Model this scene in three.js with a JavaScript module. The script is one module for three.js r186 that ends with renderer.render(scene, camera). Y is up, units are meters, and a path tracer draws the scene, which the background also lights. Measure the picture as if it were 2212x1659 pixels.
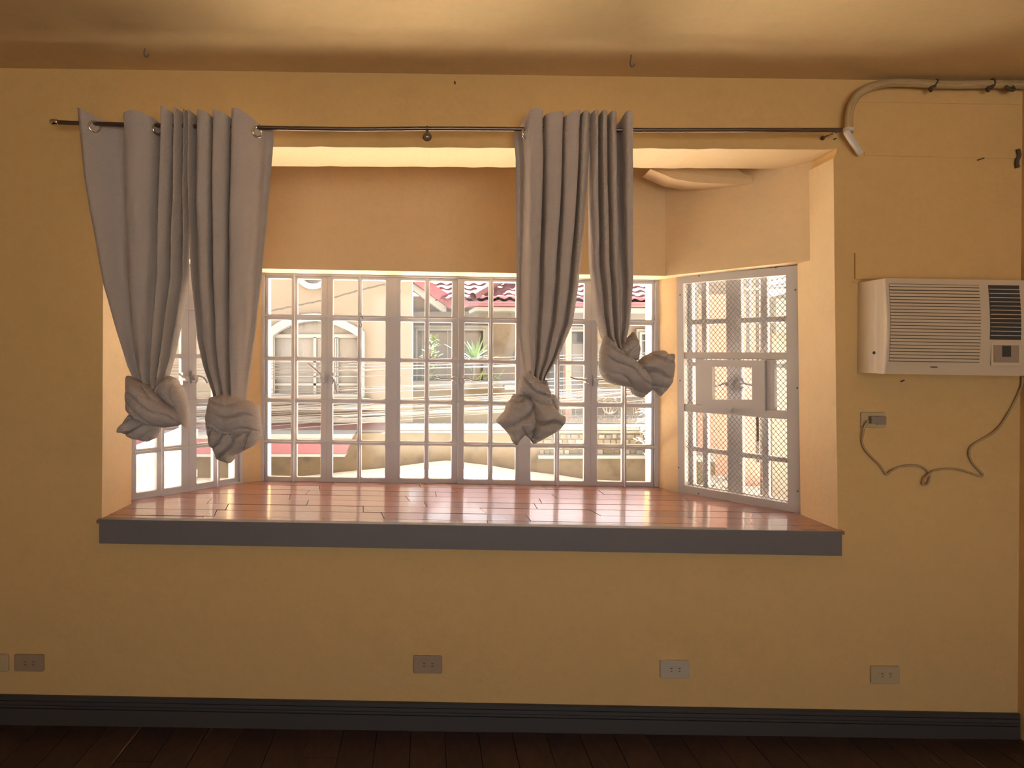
import * as THREE from 'three';
import { mergeGeometries } from 'three/addons/utils/BufferGeometryUtils.js';
import { ImprovedNoise } from 'three/addons/math/ImprovedNoise.js';
import { RectAreaLightUniformsLib } from 'three/addons/lights/RectAreaLightUniformsLib.js';
RectAreaLightUniformsLib.init();

// ---------- camera, sky, sun, exposure ----------
const W = 2212, H = 1659, F = 1500, S = 0.001875, Z0 = F * S, EYE = 1.483, CX = 922, CY = 781, ROLL = 0.00775;
const scene = new THREE.Scene();
const camera = new THREE.PerspectiveCamera(2 * Math.atan(H / 2 / F) * 180 / Math.PI, W / H, 0.05, 200);
camera.position.set(0, EYE, 0);
camera.rotation.z = ROLL;
camera.setViewOffset(W, H, W / 2 - CX, H / 2 - CY, W, H);
camera.updateProjectionMatrix();
const renderer = new THREE.WebGLRenderer({ antialias: true });
renderer.toneMapping = THREE.LinearToneMapping;
renderer.toneMappingExposure = 1.55;
renderer.shadowMap.enabled = true;
scene.background = new THREE.Color(0.86, 0.93, 1.0);
scene.backgroundIntensity = 1.9;
const sun = new THREE.DirectionalLight(new THREE.Color(1, 0.95, 0.86), 120);
sun.position.set(8, 24, -26); sun.target.position.set(0, 0, -6);
sun.castShadow = true; sun.shadow.mapSize.set(4096, 4096); sun.shadow.radius = 2;
Object.assign(sun.shadow.camera, { left: -22, right: 22, top: 22, bottom: -22, near: 1, far: 70 });
scene.add(sun, sun.target);

// ---------- helpers ----------
const V = (x, y, z) => new THREE.Vector3(x, y, z);
const CR = Math.cos(ROLL), SR = Math.sin(ROLL);
// a point measured in the photograph, at k times the distance of the window wall
function at(px, py, k = 1) {
  const u = (px - CX) / F, v = (CY - py) / F, Z = Z0 * k;
  return V(Z * (u * CR - v * SR), EYE + Z * (u * SR + v * CR), -Z);
}
// a point of the house by its own measures: X and Hh in 1.875 mm steps from the eye point, k in wall distances
const TILT = 2 * ROLL;
const hp = (X, Hh, k) => at(CX + X / k, CY - Hh / k + TILT * X / k, k);
let seed = 12345;
const rnd = () => { seed = (seed * 1664525 + 1013904223) >>> 0; return seed / 4294967296; };
const rr = (a, b) => a + (b - a) * rnd();
const noise = new ImprovedNoise();
const nz = (x, y, z = 0) => noise.noise(x, y, z);
const lerp = (a, b, t) => a + (b - a) * t;

const taken = new Map();
function numbered(name) { const n = taken.get(name) || 0; taken.set(name, n + 1); return n ? name + '_' + String(n).padStart(3, '0') : name; }
function boxUV(g) {
  const q = g.index ? g.toNonIndexed() : g, p = q.attributes.position, uv = new Float32Array(p.count * 2);
  const a = V(), b = V(), c = V(), n = V();
  for (let i = 0; i < p.count; i += 3) {
    a.fromBufferAttribute(p, i); b.fromBufferAttribute(p, i + 1); c.fromBufferAttribute(p, i + 2);
    n.copy(b).sub(a).cross(c.clone().sub(a));
    const ax = Math.abs(n.x), ay = Math.abs(n.y), az = Math.abs(n.z);
    for (let j = 0; j < 3; j++) {
      const v = [a, b, c][j];
      const [s, t] = az >= ax && az >= ay ? [v.x, v.y] : ay >= ax ? [v.x, v.z] : [v.z, v.y];
      uv[(i + j) * 2] = s; uv[(i + j) * 2 + 1] = t;
    }
  }
  q.setAttribute('uv', new THREE.BufferAttribute(uv, 2));
  return q;
}
function tris(list) {                       // list of [a,b,c] vectors
  const p = new Float32Array(list.length * 9); let o = 0;
  for (const t of list) for (const v of t) { p[o++] = v.x; p[o++] = v.y; p[o++] = v.z; }
  const g = new THREE.BufferGeometry(); g.setAttribute('position', new THREE.BufferAttribute(p, 3));
  g.computeVertexNormals(); return boxUV(g);
}
// solid between a front quad (bottom left, bottom right, top right, top left) and a back quad
function hexa(f, b) {
  const q = (p0, p1, p2, p3) => [[p0, p1, p2], [p0, p2, p3]];
  return tris([...q(f[0], f[1], f[2], f[3]), ...q(b[1], b[0], b[3], b[2]), ...q(b[0], f[0], f[3], b[3]), ...q(f[1], b[1], b[2], f[2]), ...q(f[3], f[2], b[2], b[3]), ...q(b[0], b[1], f[1], f[0])]);
}
// a block seen in the photograph: left, top, right, bottom in pixels at distance k, th metres deep
const pxBox = (x0, y0, x1, y1, k, th) => { const f = [at(x0, y1, k), at(x1, y1, k), at(x1, y0, k), at(x0, y0, k)]; return hexa(f, f.map((p) => p.clone().add(V(0, 0, -th)))); };
const pxShape = (pts, k) => { const s = new THREE.Shape(); pts.forEach(([x, y], i) => { const p = at(x, y, k); i ? s.lineTo(p.x, p.y) : s.moveTo(p.x, p.y); }); return s; };
function pxPoly(pts, k, th, holes = [], bevel = 0) {
  const s = pxShape(pts, k);
  for (const h of holes) s.holes.push(pxShape(h, k));
  const g = new THREE.ExtrudeGeometry(s, { depth: th, bevelEnabled: bevel > 0, bevelSize: bevel, bevelThickness: bevel, bevelSegments: 2, steps: 1 });
  g.translate(0, 0, -Z0 * k - th); return boxUV(g);
}
// upright prism over a plan polygon [[X,k],...] between two house heights
function prism(plan, h0, h1) {
  const bot = plan.map(([X, k]) => hp(X, h0, k)), top = plan.map(([X, k]) => hp(X, h1, k)), out = [];
  const flat = plan.map(([X, k]) => new THREE.Vector2(X * S, k * Z0));
  const ccw = THREE.ShapeUtils.area(flat) > 0;
  for (const [a, b, c] of THREE.ShapeUtils.triangulateShape(flat, [])) { out.push(ccw ? [top[a], top[b], top[c]] : [top[a], top[c], top[b]]); out.push(ccw ? [bot[a], bot[c], bot[b]] : [bot[a], bot[b], bot[c]]); }
  for (let i = 0; i < plan.length; i++) {
    const j = (i + 1) % plan.length, [i0, j0] = ccw ? [i, j] : [j, i];
    out.push([bot[i0], bot[j0], top[j0]], [bot[i0], top[j0], top[i0]]);
  }
  return tris(out);
}
const strip = (g) => { const q = g.index ? g.toNonIndexed() : g.clone(); for (const k of Object.keys(q.attributes)) if (!['position', 'normal', 'uv'].includes(k)) q.deleteAttribute(k); return q; };
const merge = (list) => (list.length === 1 ? list[0] : mergeGeometries(list.map(strip)));
function mesh(name, g, m, parent = scene) {
  const o = new THREE.Mesh(Array.isArray(g) ? merge(g) : g, m);
  o.name = parent === scene ? numbered(name) : name; o.castShadow = o.receiveShadow = true;
  if (parent !== scene) { const c = parent.userData.count ||= {}; const n = c[name] || 0; c[name] = n + 1; if (n) o.name = name + '_' + String(n).padStart(3, '0'); }
  parent.add(o); return o;
}
function tag(o, label, category, group) {  Object.assign(o.userData, { label, category }); if (group) o.userData.group = group; return o; }
function thing(name, label, category, group) { const o = new THREE.Group(); o.name = numbered(name); scene.add(o); return tag(o, label, category, group); }
function struct(name, g, m, label) {
  const o = g ? mesh(name, g, m) : new THREE.Group();
  if (!g) { o.name = numbered(name); scene.add(o); }
  o.userData.kind = 'structure'; if (label) o.userData.label = label; return o;
}
const curve = (pts) => new THREE.CatmullRomCurve3(pts, false, 'centripetal');
const tube = (pts, r, seg = 40, rad = 8) => new THREE.TubeGeometry(curve(pts), seg, r, rad, false);
function capped(pts, r, seg = 40, rad = 10) {     // tube with round ends
  const a = new THREE.SphereGeometry(r, rad, 6).translate(...pts[0].toArray()), b = new THREE.SphereGeometry(r, rad, 6).translate(...pts[pts.length - 1].toArray());
  return merge([tube(pts, r, seg, rad), a, b]);
}

// ---------- textures and materials ----------
function tex(n, fn, srgb = false, ch = 4) {
  const d = new Uint8Array(n * n * 4);
  for (let y = 0; y < n; y++) for (let x = 0; x < n; x++) { const c = fn(x / n, y / n), o = (y * n + x) * 4; for (let i = 0; i < 3; i++) d[o + i] = Math.max(0, Math.min(255, 255 * (Array.isArray(c) ? c[i] : c))); d[o + 3] = 255; }
  const t = new THREE.DataTexture(d, n, n); t.wrapS = t.wrapT = THREE.RepeatWrapping; t.magFilter = THREE.LinearFilter; t.minFilter = THREE.LinearMipmapLinearFilter; t.generateMipmaps = true;
  if (srgb) t.colorSpace = THREE.SRGBColorSpace; t.needsUpdate = true; return t;
}
// noise that repeats over the unit square
const tn = (u, v, f, z = 0) => { const a = nz(u * f, v * f, z), b = nz((u - 1) * f, v * f, z), c = nz(u * f, (v - 1) * f, z), d = nz((u - 1) * f, (v - 1) * f, z); return lerp(lerp(a, b, u), lerp(c, d, u), v); };
const fbm = (u, v, f, z = 0) => tn(u, v, f, z) * 0.55 + tn(u, v, f * 2.1, z + 7) * 0.3 + tn(u, v, f * 4.3, z + 13) * 0.2;
const rep = (t, x, y = x) => { const c = t.clone(); c.repeat.set(x, y); c.needsUpdate = true; return c; };
const mottled = tex(512, (u, v) => { const s = 1 - 0.05 * Math.abs(fbm(u, v, 5)) - 0.05 * Math.max(0, fbm(u, v, 23, 3)) + 0.03 * fbm(u, v, 60, 9); return [s, s, s].map((x) => x * 0.97); }, true);
const plasterBump = tex(512, (u, v) => 0.5 + 0.35 * fbm(u, v, 7, 2) + 0.22 * fbm(u, v, 40, 5));
const grime = tex(512, (u, v) => { const a = fbm(u, v, 4, 4), b = fbm(u, v, 17, 8), s = 1 - 0.45 * Math.max(0, a + 0.4 * b) - 0.1 * Math.abs(b); return [s, s * 0.985, s * 0.96]; }, true);
const grain = tex(512, (u, v) => { const g = 0.5 + 0.5 * Math.sin(2 * Math.PI * (v * 9 + 1.5 * tn(u, v, 3, 1) + 0.3 * tn(u, v, 21, 2))), f = tn(u * 1, v, 60, 3); const s = 0.8 + 0.16 * g + 0.12 * f; return [s, s * 0.97, s * 0.95]; }, true);
const waffle = tex(128, (u, v) => { const c = (x, y) => Math.max(0, Math.cos(2 * Math.PI * x) * Math.cos(2 * Math.PI * y)); return 0.15 + 0.85 * Math.sqrt(Math.abs(Math.max(c(u, v), c(u + 0.5, v + 0.0) * 0))) ; });
const std = (o) => new THREE.MeshStandardMaterial(o), phy = (o) => new THREE.MeshPhysicalMaterial(o);
const rgb = (r, g, b) => new THREE.Color().setRGB(r, g, b);
const M = {
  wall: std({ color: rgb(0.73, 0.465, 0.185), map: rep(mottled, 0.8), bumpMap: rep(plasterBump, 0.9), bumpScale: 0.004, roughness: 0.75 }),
  bay: std({ color: rgb(0.79, 0.565, 0.32), map: rep(mottled, 0.8), bumpMap: rep(plasterBump, 0.9), bumpScale: 0.004, roughness: 0.75 }),  // paler than the wall: window light on the recess is put into this colour
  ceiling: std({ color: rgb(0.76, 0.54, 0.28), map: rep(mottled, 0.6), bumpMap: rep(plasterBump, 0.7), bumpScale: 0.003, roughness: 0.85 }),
  outerWall: std({ color: rgb(0.14, 0.14, 0.15), roughness: 0.9 }),
  floorBase: std({ color: rgb(0.03, 0.018, 0.014), roughness: 0.7 }),
  steel: std({ color: rgb(0.5, 0.49, 0.53), roughness: 0.5, bumpMap: rep(plasterBump, 6), bumpScale: 0.0006 }),
  aluminium: std({ color: rgb(0.5, 0.47, 0.46), roughness: 0.45, metalness: 0.1 }),
  wire: std({ color: rgb(0.15, 0.125, 0.105), roughness: 0.6, metalness: 0.2 }),
  glass: phy({ color: rgb(0.97, 0.98, 0.97), transmission: 1, thickness: 0, roughness: 0.07, ior: 1.5 }),
  dark: std({ color: rgb(0.05, 0.042, 0.038), roughness: 0.55 }),
  sillEdge: std({ color: rgb(0.15, 0.13, 0.128), roughness: 0.6, bumpMap: rep(plasterBump, 3), bumpScale: 0.002 }),
  grout: std({ color: rgb(0.09, 0.05, 0.04), roughness: 0.9 }),
  rod: std({ color: rgb(0.16, 0.12, 0.1), roughness: 0.3, metalness: 0.85 }),
  chrome: std({ color: rgb(0.75, 0.7, 0.62), roughness: 0.18, metalness: 1 }),
  curtain: phy({ color: rgb(0.51, 0.43, 0.39), roughness: 0.95, bumpMap: rep(waffle, 105), bumpScale: 0.0016, sheen: 0.25, sheenColor: rgb(0.8, 0.75, 0.7), sheenRoughness: 0.6, side: THREE.DoubleSide }),
};
const plankColours = [[0.34, 0.135, 0.1], [0.39, 0.165, 0.125], [0.29, 0.115, 0.09], [0.36, 0.17, 0.13]];
M.plank = plankColours.map((c, i) => phy({ color: rgb(...c), map: rep(grain, 1.1, 5 + i), roughness: 0.3, clearcoat: 0.6, clearcoatRoughness: 0.08, bumpMap: rep(plasterBump, 1.6 + 0.2 * i), bumpScale: 0.003 }));
M.board = [[0.045, 0.024, 0.02], [0.055, 0.03, 0.024], [0.038, 0.02, 0.018]].map((c, i) => std({ color: rgb(...c), map: rep(grain, 6 + i, 0.8), roughness: 0.45 }));

// ---------- the room ----------
const xl = -3.0, xr = at(2204, 800, 1).x, zb = 2.7;
{ // window wall with the bay opening
  const pts = [];
  const s = new THREE.Shape();
  s.moveTo(xl - 0.3, -0.25); s.lineTo(xr + 0.3, -0.25); s.lineTo(xr + 0.3, 2.95); s.lineTo(xl - 0.3, 2.95); s.closePath();
  const edge = [[219, 1150], [221, 900], [222, 600], [221, 314], [420, 315]];
  for (let x = 590; x <= 1780; x += 34) edge.push([x, 316.5 + (x - 590) * 0.0048 + 1.6 * nz(x * 0.021, 3.1) + 1.1 * nz(x * 0.08, 7.7)]);
  edge.push([1808, 321], [1806, 331], [1801, 342], [1802, 420], [1803, 560], [1805, 700], [1807, 900], [1811, 1175]);
  s.holes.push(pxShape(edge, 1));
  const q = [at(1930, 650, 1), at(2290, 800, 1)];      // the sleeve that the air conditioner sits in stays closed behind it
  const g = new THREE.ExtrudeGeometry(s, { depth: 0.28, bevelEnabled: false });
  g.translate(0, 0, -Z0 - 0.28);
  struct('wall_front', boxUV(g), M.wall, 'ochre painted wall with the bay window opening');
}
const box = (x0, y0, z0, x1, y1, z1) => boxUV(new THREE.BoxGeometry(x1 - x0, y1 - y0, z1 - z0).translate((x0 + x1) / 2, (y0 + y1) / 2, (z0 + z1) / 2));
struct('wall_left', box(xl - 0.2, -0.2, -Z0, xl, 2.95, zb + 0.2), M.wall);
struct('wall_right', box(xr, -0.2, -Z0, xr + 0.2, 2.95, zb + 0.2), M.wall);
{ // back wall with an unseen opening added to give the room fill light
  const s = new THREE.Shape(); s.moveTo(xl, -0.2); s.lineTo(xr, -0.2); s.lineTo(xr, 2.95); s.lineTo(xl, 2.95); s.closePath();
  const hole = (x0, y0, x1, y1) => { const h = new THREE.Path(); h.moveTo(x0, y0); h.lineTo(x0, y1); h.lineTo(x1, y1); h.lineTo(x1, y0); h.closePath(); s.holes.push(h); };
  hole(-0.8, 0.1, 2.35, 2.45);
  struct('wall_back', boxUV(new THREE.ExtrudeGeometry(s, { depth: 0.2, bevelEnabled: false }).translate(0, 0, zb)), M.wall);
}
{ // ceiling follows the line where it meets the window wall
  const a = at(-900, 134, 1), b = at(2400, 180, 1); a.x = xl - 0.3; b.x = xr + 0.3;
  a.y = at(0, 147, 1).y + (at(0, 147, 1).x - a.x) * 0.006; b.y = at(2212, 178, 1).y;
  const f = [a, b, b.clone().setY(b.y + 0.2), a.clone().setY(a.y + 0.2)];
  const back = f.map((p) => p.clone().setZ(zb + 0.3)), front = f.map((p) => p.clone().setZ(-Z0 - 0.1));
  struct('ceiling', hexa(back, front), M.ceiling, 'cream painted ceiling');
}
{ // floor: long dark boards running towards the window wall
  const y0 = at(0, 1560, 1).y, y1 = at(2212, 1592, 1).y, x0 = at(0, 1560, 1).x, x1 = at(2212, 1592, 1).x, yAt = (x) => lerp(y0, y1, (x - x0) / (x1 - x0));
  const fl = struct('floor', hexa([V(xl - 0.2, yAt(xl) - 0.2, zb + 0.2), V(xr + 0.2, yAt(xr) - 0.2, zb + 0.2), V(xr + 0.2, yAt(xr) - 0.018, zb + 0.2), V(xl - 0.2, yAt(xl) - 0.018, zb + 0.2)],
    [V(xl - 0.2, yAt(xl) - 0.2, -Z0 - 0.05), V(xr + 0.2, yAt(xr) - 0.2, -Z0 - 0.05), V(xr + 0.2, yAt(xr) - 0.018, -Z0 - 0.05), V(xl - 0.2, yAt(xl) - 0.018, -Z0 - 0.05)]), M.floorBase, 'dark brown board floor');
  const seams = [at(312, 1564, 1).x];
  const w = 0.135, first = seams[0] - Math.ceil((seams[0] - xl) / w) * w;
  let i = 0;
  for (let x = first; x < xr; x += w, i++) {
    const a = Math.max(x + 0.0012, xl), b = Math.min(x + w - 0.0012, xr); if (b - a < 0.01) continue;
    const cuts = [-Z0, -Z0 + rr(0.08, 1.6), 0.9 + rr(-0.5, 0.5), zb];
    for (let c = 0; c < 3; c++) {
      const za = cuts[c] + 0.001, zc = cuts[c + 1] - 0.001, d = rr(-0.0012, 0.0006);
      const top = [V(a, yAt(a) + d, zc), V(b, yAt(b) + d, zc), V(b, yAt(b) + d, za), V(a, yAt(a) + d, za)];
      mesh('plank', hexa([top[0], top[1], top[2], top[3]].map((p) => p.clone()), top.map((p) => p.clone().setY(p.y - 0.02))), M.board[i % 3], fl);
    }
  }
  // pale filler and dust lying in the open joints
  const filler = std({ color: rgb(0.19, 0.14, 0.09), roughness: 0.95 });
  const streak = (x0p, y0p, x1p, y1p, w0, w1) => {
    const fy = (px, py) => { const d = at(px, py, 1).sub(camera.position); const t = (yAt(0) - EYE) / d.y; const p = d.multiplyScalar(t).add(camera.position); p.y = yAt(p.x) + 0.0006; return p; };
    const n = 14, L = [];
    for (let j = 0; j <= n; j++) { const t = j / n, p = fy(lerp(x0p, x1p, t), lerp(y0p, y1p, t)), hw = lerp(w0, w1, t) * (0.35 + 0.9 * Math.abs(nz(t * 7, x0p * 0.13))) * Math.min(1, 4 * t + 0.2, 4 * (1 - t) + 0.2); L.push([p, hw]); }
    const along = L[n][0].clone().sub(L[0][0]).setY(0).normalize(), side = V(-along.z, 0, along.x), out = [];
    for (let j = 0; j < n; j++) { const A = L[j][0].clone().addScaledVector(side, L[j][1]), B = L[j][0].clone().addScaledVector(side, -L[j][1]), C = L[j + 1][0].clone().addScaledVector(side, -L[j + 1][1]), D = L[j + 1][0].clone().addScaledVector(side, L[j + 1][1]); const up = V(0, 0.0008, 0); for (const v of [A, B, C, D]) v.add(up); out.push([A, B, C], [A, C, D]); }
    mesh('joint_filler', tris(out), filler, fl);
  };
  streak(316, 1562, 238, 1659, 0.0035, 0.007); streak(452, 1568, 398, 1659, 0.002, 0.002); streak(463, 1569, 442, 1604, 0.004, 0.003); streak(527, 1571, 505, 1610, 0.0016, 0.0016); streak(585, 1573, 573, 1592, 0.0012, 0.0012); streak(692, 1575, 684, 1610, 0.0014, 0.0014);
  streak(1025, 1576, 1028, 1612, 0.0012, 0.0012); streak(455, 1569, 620, 1571, 0.001, 0.001); streak(1946, 1583, 2000, 1590, 0.004, 0.005); streak(2000, 1591, 2205, 1596, 0.003, 0.002); streak(1974, 1594, 2036, 1650, 0.002, 0.004); streak(2184, 1617, 2210, 1630, 0.004, 0.004); streak(2105, 1633, 2135, 1656, 0.008, 0.006);
}
{ // skirting board with grooves
  const line = (x, y, k) => at(x, y + 0.0186 * x, k);
  const bar = (ya, yb, k0) => { const f = [line(-600, yb, k0), at(2204, yb + 0.0186 * 2204, k0), at(2204, ya + 0.0186 * 2204, k0), line(-600, ya, k0)]; return hexa(f, f.map((p) => p.clone().setZ(-Z0 - 0.02))); };
  struct('baseboard_front', [bar(1502, 1566, 0.9955), bar(1504, 1511, 0.9945), bar(1514, 1520, 0.993), bar(1523, 1527, 0.994), bar(1530, 1566, 0.9925)], M.dark, 'dark brown grooved skirting board along the window wall');
}

struct('ground_fill_bounce', box(-30, -0.5, zb + 0.2, 30, -0.25, 45), std({ color: rgb(0.11, 0.105, 0.095), roughness: 0.95 }), 'unseen ground added behind the room to bounce fill light');  // added reflector, its tone set by the fill light it sends indoors
// ---------- the bay ----------
const GY0 = -0.4;
const HS = -352;                                   // top of the sill in house steps
{ // masonry round the bay: jambs, corner piers, the dropped beam over the windows, the bay's own ceiling and base
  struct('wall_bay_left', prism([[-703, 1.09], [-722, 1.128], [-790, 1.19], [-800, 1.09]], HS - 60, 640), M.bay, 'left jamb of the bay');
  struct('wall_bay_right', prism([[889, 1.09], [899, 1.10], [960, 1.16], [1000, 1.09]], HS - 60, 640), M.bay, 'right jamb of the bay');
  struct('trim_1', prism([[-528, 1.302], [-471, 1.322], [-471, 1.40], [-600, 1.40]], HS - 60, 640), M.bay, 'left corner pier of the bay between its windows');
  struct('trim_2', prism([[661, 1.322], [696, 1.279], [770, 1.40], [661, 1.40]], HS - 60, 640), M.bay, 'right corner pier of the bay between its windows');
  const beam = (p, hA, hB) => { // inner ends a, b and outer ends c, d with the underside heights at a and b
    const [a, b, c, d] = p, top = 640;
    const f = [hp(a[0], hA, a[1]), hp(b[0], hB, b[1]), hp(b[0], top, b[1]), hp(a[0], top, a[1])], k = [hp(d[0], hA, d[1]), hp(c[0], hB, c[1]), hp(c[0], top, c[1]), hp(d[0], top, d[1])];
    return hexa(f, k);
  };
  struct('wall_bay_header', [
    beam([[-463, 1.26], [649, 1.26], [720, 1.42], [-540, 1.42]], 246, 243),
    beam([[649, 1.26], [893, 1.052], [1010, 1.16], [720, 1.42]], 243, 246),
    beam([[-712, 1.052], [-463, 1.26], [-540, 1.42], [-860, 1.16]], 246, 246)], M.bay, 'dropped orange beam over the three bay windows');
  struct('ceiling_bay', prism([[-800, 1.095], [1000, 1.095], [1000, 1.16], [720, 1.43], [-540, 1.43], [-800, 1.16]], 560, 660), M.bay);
  struct('roof_sun_block', prism([[-1200, 1.11], [1400, 1.11], [1400, 1.6], [1100, 2.02], [-900, 2.02], [-1200, 1.6]], 700, 740), M.bay, 'unseen eave added over the bay to block the sun');  // unseen, added to keep direct sun off the windows and sill
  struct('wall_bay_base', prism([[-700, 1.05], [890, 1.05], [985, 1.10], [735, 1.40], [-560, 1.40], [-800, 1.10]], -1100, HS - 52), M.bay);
  struct('wall_skylight_block', [box(-22, 2.94, -Z0 - 0.28, 22, 9.5, -Z0), box(-22, GY0, -Z0 - 0.28, xl - 0.28, 2.94, -Z0), box(xr + 0.28, GY0, -Z0 - 0.28, 22, 2.94, -Z0)], M.outerWall, 'unseen house front, built tall to keep skylight off the houses across');  // unseen, raised to cut the skylight reaching the facades opposite
  // added lining: its paler colour stands in for window light on the reveals
  const lining = struct('trim_8', null, null, 'added lining of the bay opening with window light put into its paler colour');
  const back = (p, dz) => p.clone().setZ(-Z0 - dz);
  const run = (pts, off) => { for (let i = 0; i + 1 < pts.length; i++) { const A = at(...pts[i], 1), B = at(...pts[i + 1], 1), q = [back(A, 0), back(A, 0.2795), back(B, 0.2795), back(B, 0)]; mesh('lit_lining_panel', hexa(q, q.map((p) => p.clone().add(off))), M.bay, lining); } };
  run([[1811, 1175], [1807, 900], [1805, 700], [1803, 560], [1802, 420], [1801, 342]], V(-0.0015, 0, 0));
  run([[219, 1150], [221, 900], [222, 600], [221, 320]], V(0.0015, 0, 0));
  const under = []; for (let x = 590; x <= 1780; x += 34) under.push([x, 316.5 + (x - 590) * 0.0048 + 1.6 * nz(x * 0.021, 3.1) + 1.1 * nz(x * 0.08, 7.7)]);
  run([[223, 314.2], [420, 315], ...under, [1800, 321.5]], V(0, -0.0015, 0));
  // loose plaster hanging where the beam meets the lintel
  const lump = [[1405, 365], [1437, 360], [1590, 363], [1607, 376], [1630, 381], [1655, 386], [1640, 392], [1612, 398], [1560, 397], [1500, 394], [1455, 386]];
  const pl = lump.map(([x, y]) => at(x, y, 1.135)), tops = [];
  const cen = pl.reduce((s, p) => s.add(p), V(0, 0, 0)).multiplyScalar(1 / pl.length);
  const out = []; const n = pl.length, low = cen.clone().add(V(0, -0.004, 0.012)), outer = pl.map((p) => p.clone().add(V(0.03, 0.02, -0.22)));
  for (let i = 0; i < n; i++) { const j = (i + 1) % n; out.push([low, pl[j], pl[i]], [pl[i], pl[j], outer[j]], [pl[i], outer[j], outer[i]], [cen.clone().add(V(0.03, 0.02, -0.22)), outer[i], outer[j]]); }
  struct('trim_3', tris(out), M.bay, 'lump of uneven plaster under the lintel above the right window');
}
{ // sill: slab, dark front edge, rows of varnished tiles
  const sill = struct('trim_4', prism([[-703, 1.0], [889, 1.0], [900, 1.11], [735, 1.32], [690, 1.39], [-500, 1.39], [-560, 1.34], [-725, 1.14]], HS - 52, HS - 7), M.grout, 'bay window sill of glossy red brown tiles with a dark edge');
  const xe = 709 * 0.986;
  const fq = [at(214, 1174, 0.986), at(1819, 1201, 0.986), at(1819, 1149, 0.986), at(214, 1122, 0.986)];
  const bq = fq.map((p) => p.clone().setZ(-Z0 - 0.002));
  mesh('sill_edge', hexa(fq, bq), M.sillEdge, sill).userData.label = 'dark grey brown front edge';
  const XL = (k) => (k < 1.0 ? -698 : k < 1.13 ? lerp(-702, -722, (k - 1) / 0.13) : k < 1.305 ? lerp(-722, -525, (k - 1.13) / 0.175) : -473);
  const XR = (k) => (k < 1.0 ? 885 : k < 1.105 ? lerp(888, 899, (k - 1) / 0.105) : k < 1.28 ? lerp(899, 695, (k - 1.105) / 0.175) : 662);
  const rows = [0.9885, 1.022, 1.066, 1.11, 1.153, 1.196, 1.24, 1.283, 1.333], HT = -349;
  for (let r = 0; r + 1 < rows.length; r++) {
    const k0 = rows[r] + 0.0006, k1 = rows[r + 1] - 0.0006;
    const l0 = XL(k0) - 8, l1 = XL(k1) - 8, r0 = XR(k0) + 8, r1 = XR(k1) + 8, joints = [[l0, l1]];
    for (let x = Math.max(l0, l1) + rr(60, 330); x < Math.min(r0, r1) - 60; x += rr(230, 400)) { const sl = rr(-14, 6); joints.push([x, x + sl]); }
    joints.push([r0, r1]);
    for (let j = 0; j + 1 < joints.length; j++) {
      const a = joints[j], b = joints[j + 1], d = rr(-0.6, 0.35), g = j ? 0.5 : 0, e = j + 2 < joints.length ? 0.5 : 0, t = rr(-0.35, 0.35);
      const top = [hp(a[0] + g, HT + d, k0), hp(b[0] - e, HT + d + t, k0), hp(b[1] - e, HT + d + t, k1), hp(a[1] + g, HT + d, k1)];
      const bev = 0.0012, c = top.reduce((s, p) => s.add(p), V(0, 0, 0)).multiplyScalar(0.25);
      const mid = top.map((p) => p.clone().setY(p.y - bev)), inn = top.map((p) => { const q = p.clone(); q.x += Math.sign(c.x - p.x) * bev; q.z += Math.sign(c.z - p.z) * bev; return q; }), bot = top.map((p) => p.clone().setY(p.y - 0.014)), T = [];
      const quad = (p, q, u, v) => T.push([p, q, u], [p, u, v]);
      quad(...inn);
      for (let i = 0; i < 4; i++) { const n = (i + 1) % 4; quad(mid[i], mid[n], inn[n], inn[i]); quad(bot[i], bot[n], mid[n], mid[i]); }
      quad(bot[3], bot[2], bot[1], bot[0]);
      mesh('tile', tris(T), M.plank[Math.floor(rnd() * 4)], sill);
    }
  }
}

// ---------- windows ----------
// a flat frame in space: s metres along it, t metres up it, d metres towards the room
function plane(bl, br, tl) {
  const ex = br.clone().sub(bl), ey = tl.clone().sub(bl), w = ex.length(), h = ey.length(); ex.normalize(); ey.normalize();
  const en = ex.clone().cross(ey).normalize();
  const m = new THREE.Matrix4().makeBasis(ex, ey, en).setPosition(bl), inv = m.clone().invert();
  return {
    w, h, m, en, P: (s, t, d = 0) => V(s, t, d).applyMatrix4(m),
    px(x, y, d = 0) { // where the ray through a photographed point meets the frame, d in front of it
      const o = camera.position, dir = at(x, y, 1).sub(o), q = bl.clone().addScaledVector(en, d);
      const hit = dir.clone().multiplyScalar(q.sub(o).dot(en) / dir.dot(en)).add(o).applyMatrix4(inv);
      return [hit.x, hit.y];
    },
    box(s0, t0, s1, t1, d0, d1) { const q = (d) => [this.P(s0, t0, d), this.P(s1, t0, d), this.P(s1, t1, d), this.P(s0, t1, d)]; return hexa(q(d1), q(d0)); },
    quad(s0, t0, s1, t1, d) { const g = new THREE.PlaneGeometry(s1 - s0, t1 - t0); g.translate((s0 + s1) / 2, (t0 + t1) / 2, d).applyMatrix4(m); return g; },
  };
}
function roundRect(p, x0, y0, x1, y1, r) {
  p.moveTo(x0 + r, y0); p.lineTo(x1 - r, y0); p.quadraticCurveTo(x1, y0, x1, y0 + r); p.lineTo(x1, y1 - r); p.quadraticCurveTo(x1, y1, x1 - r, y1);
  p.lineTo(x0 + r, y1); p.quadraticCurveTo(x0, y1, x0, y1 - r); p.lineTo(x0, y0 + r); p.quadraticCurveTo(x0, y0, x0 + r, y0); return p;
}
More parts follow.
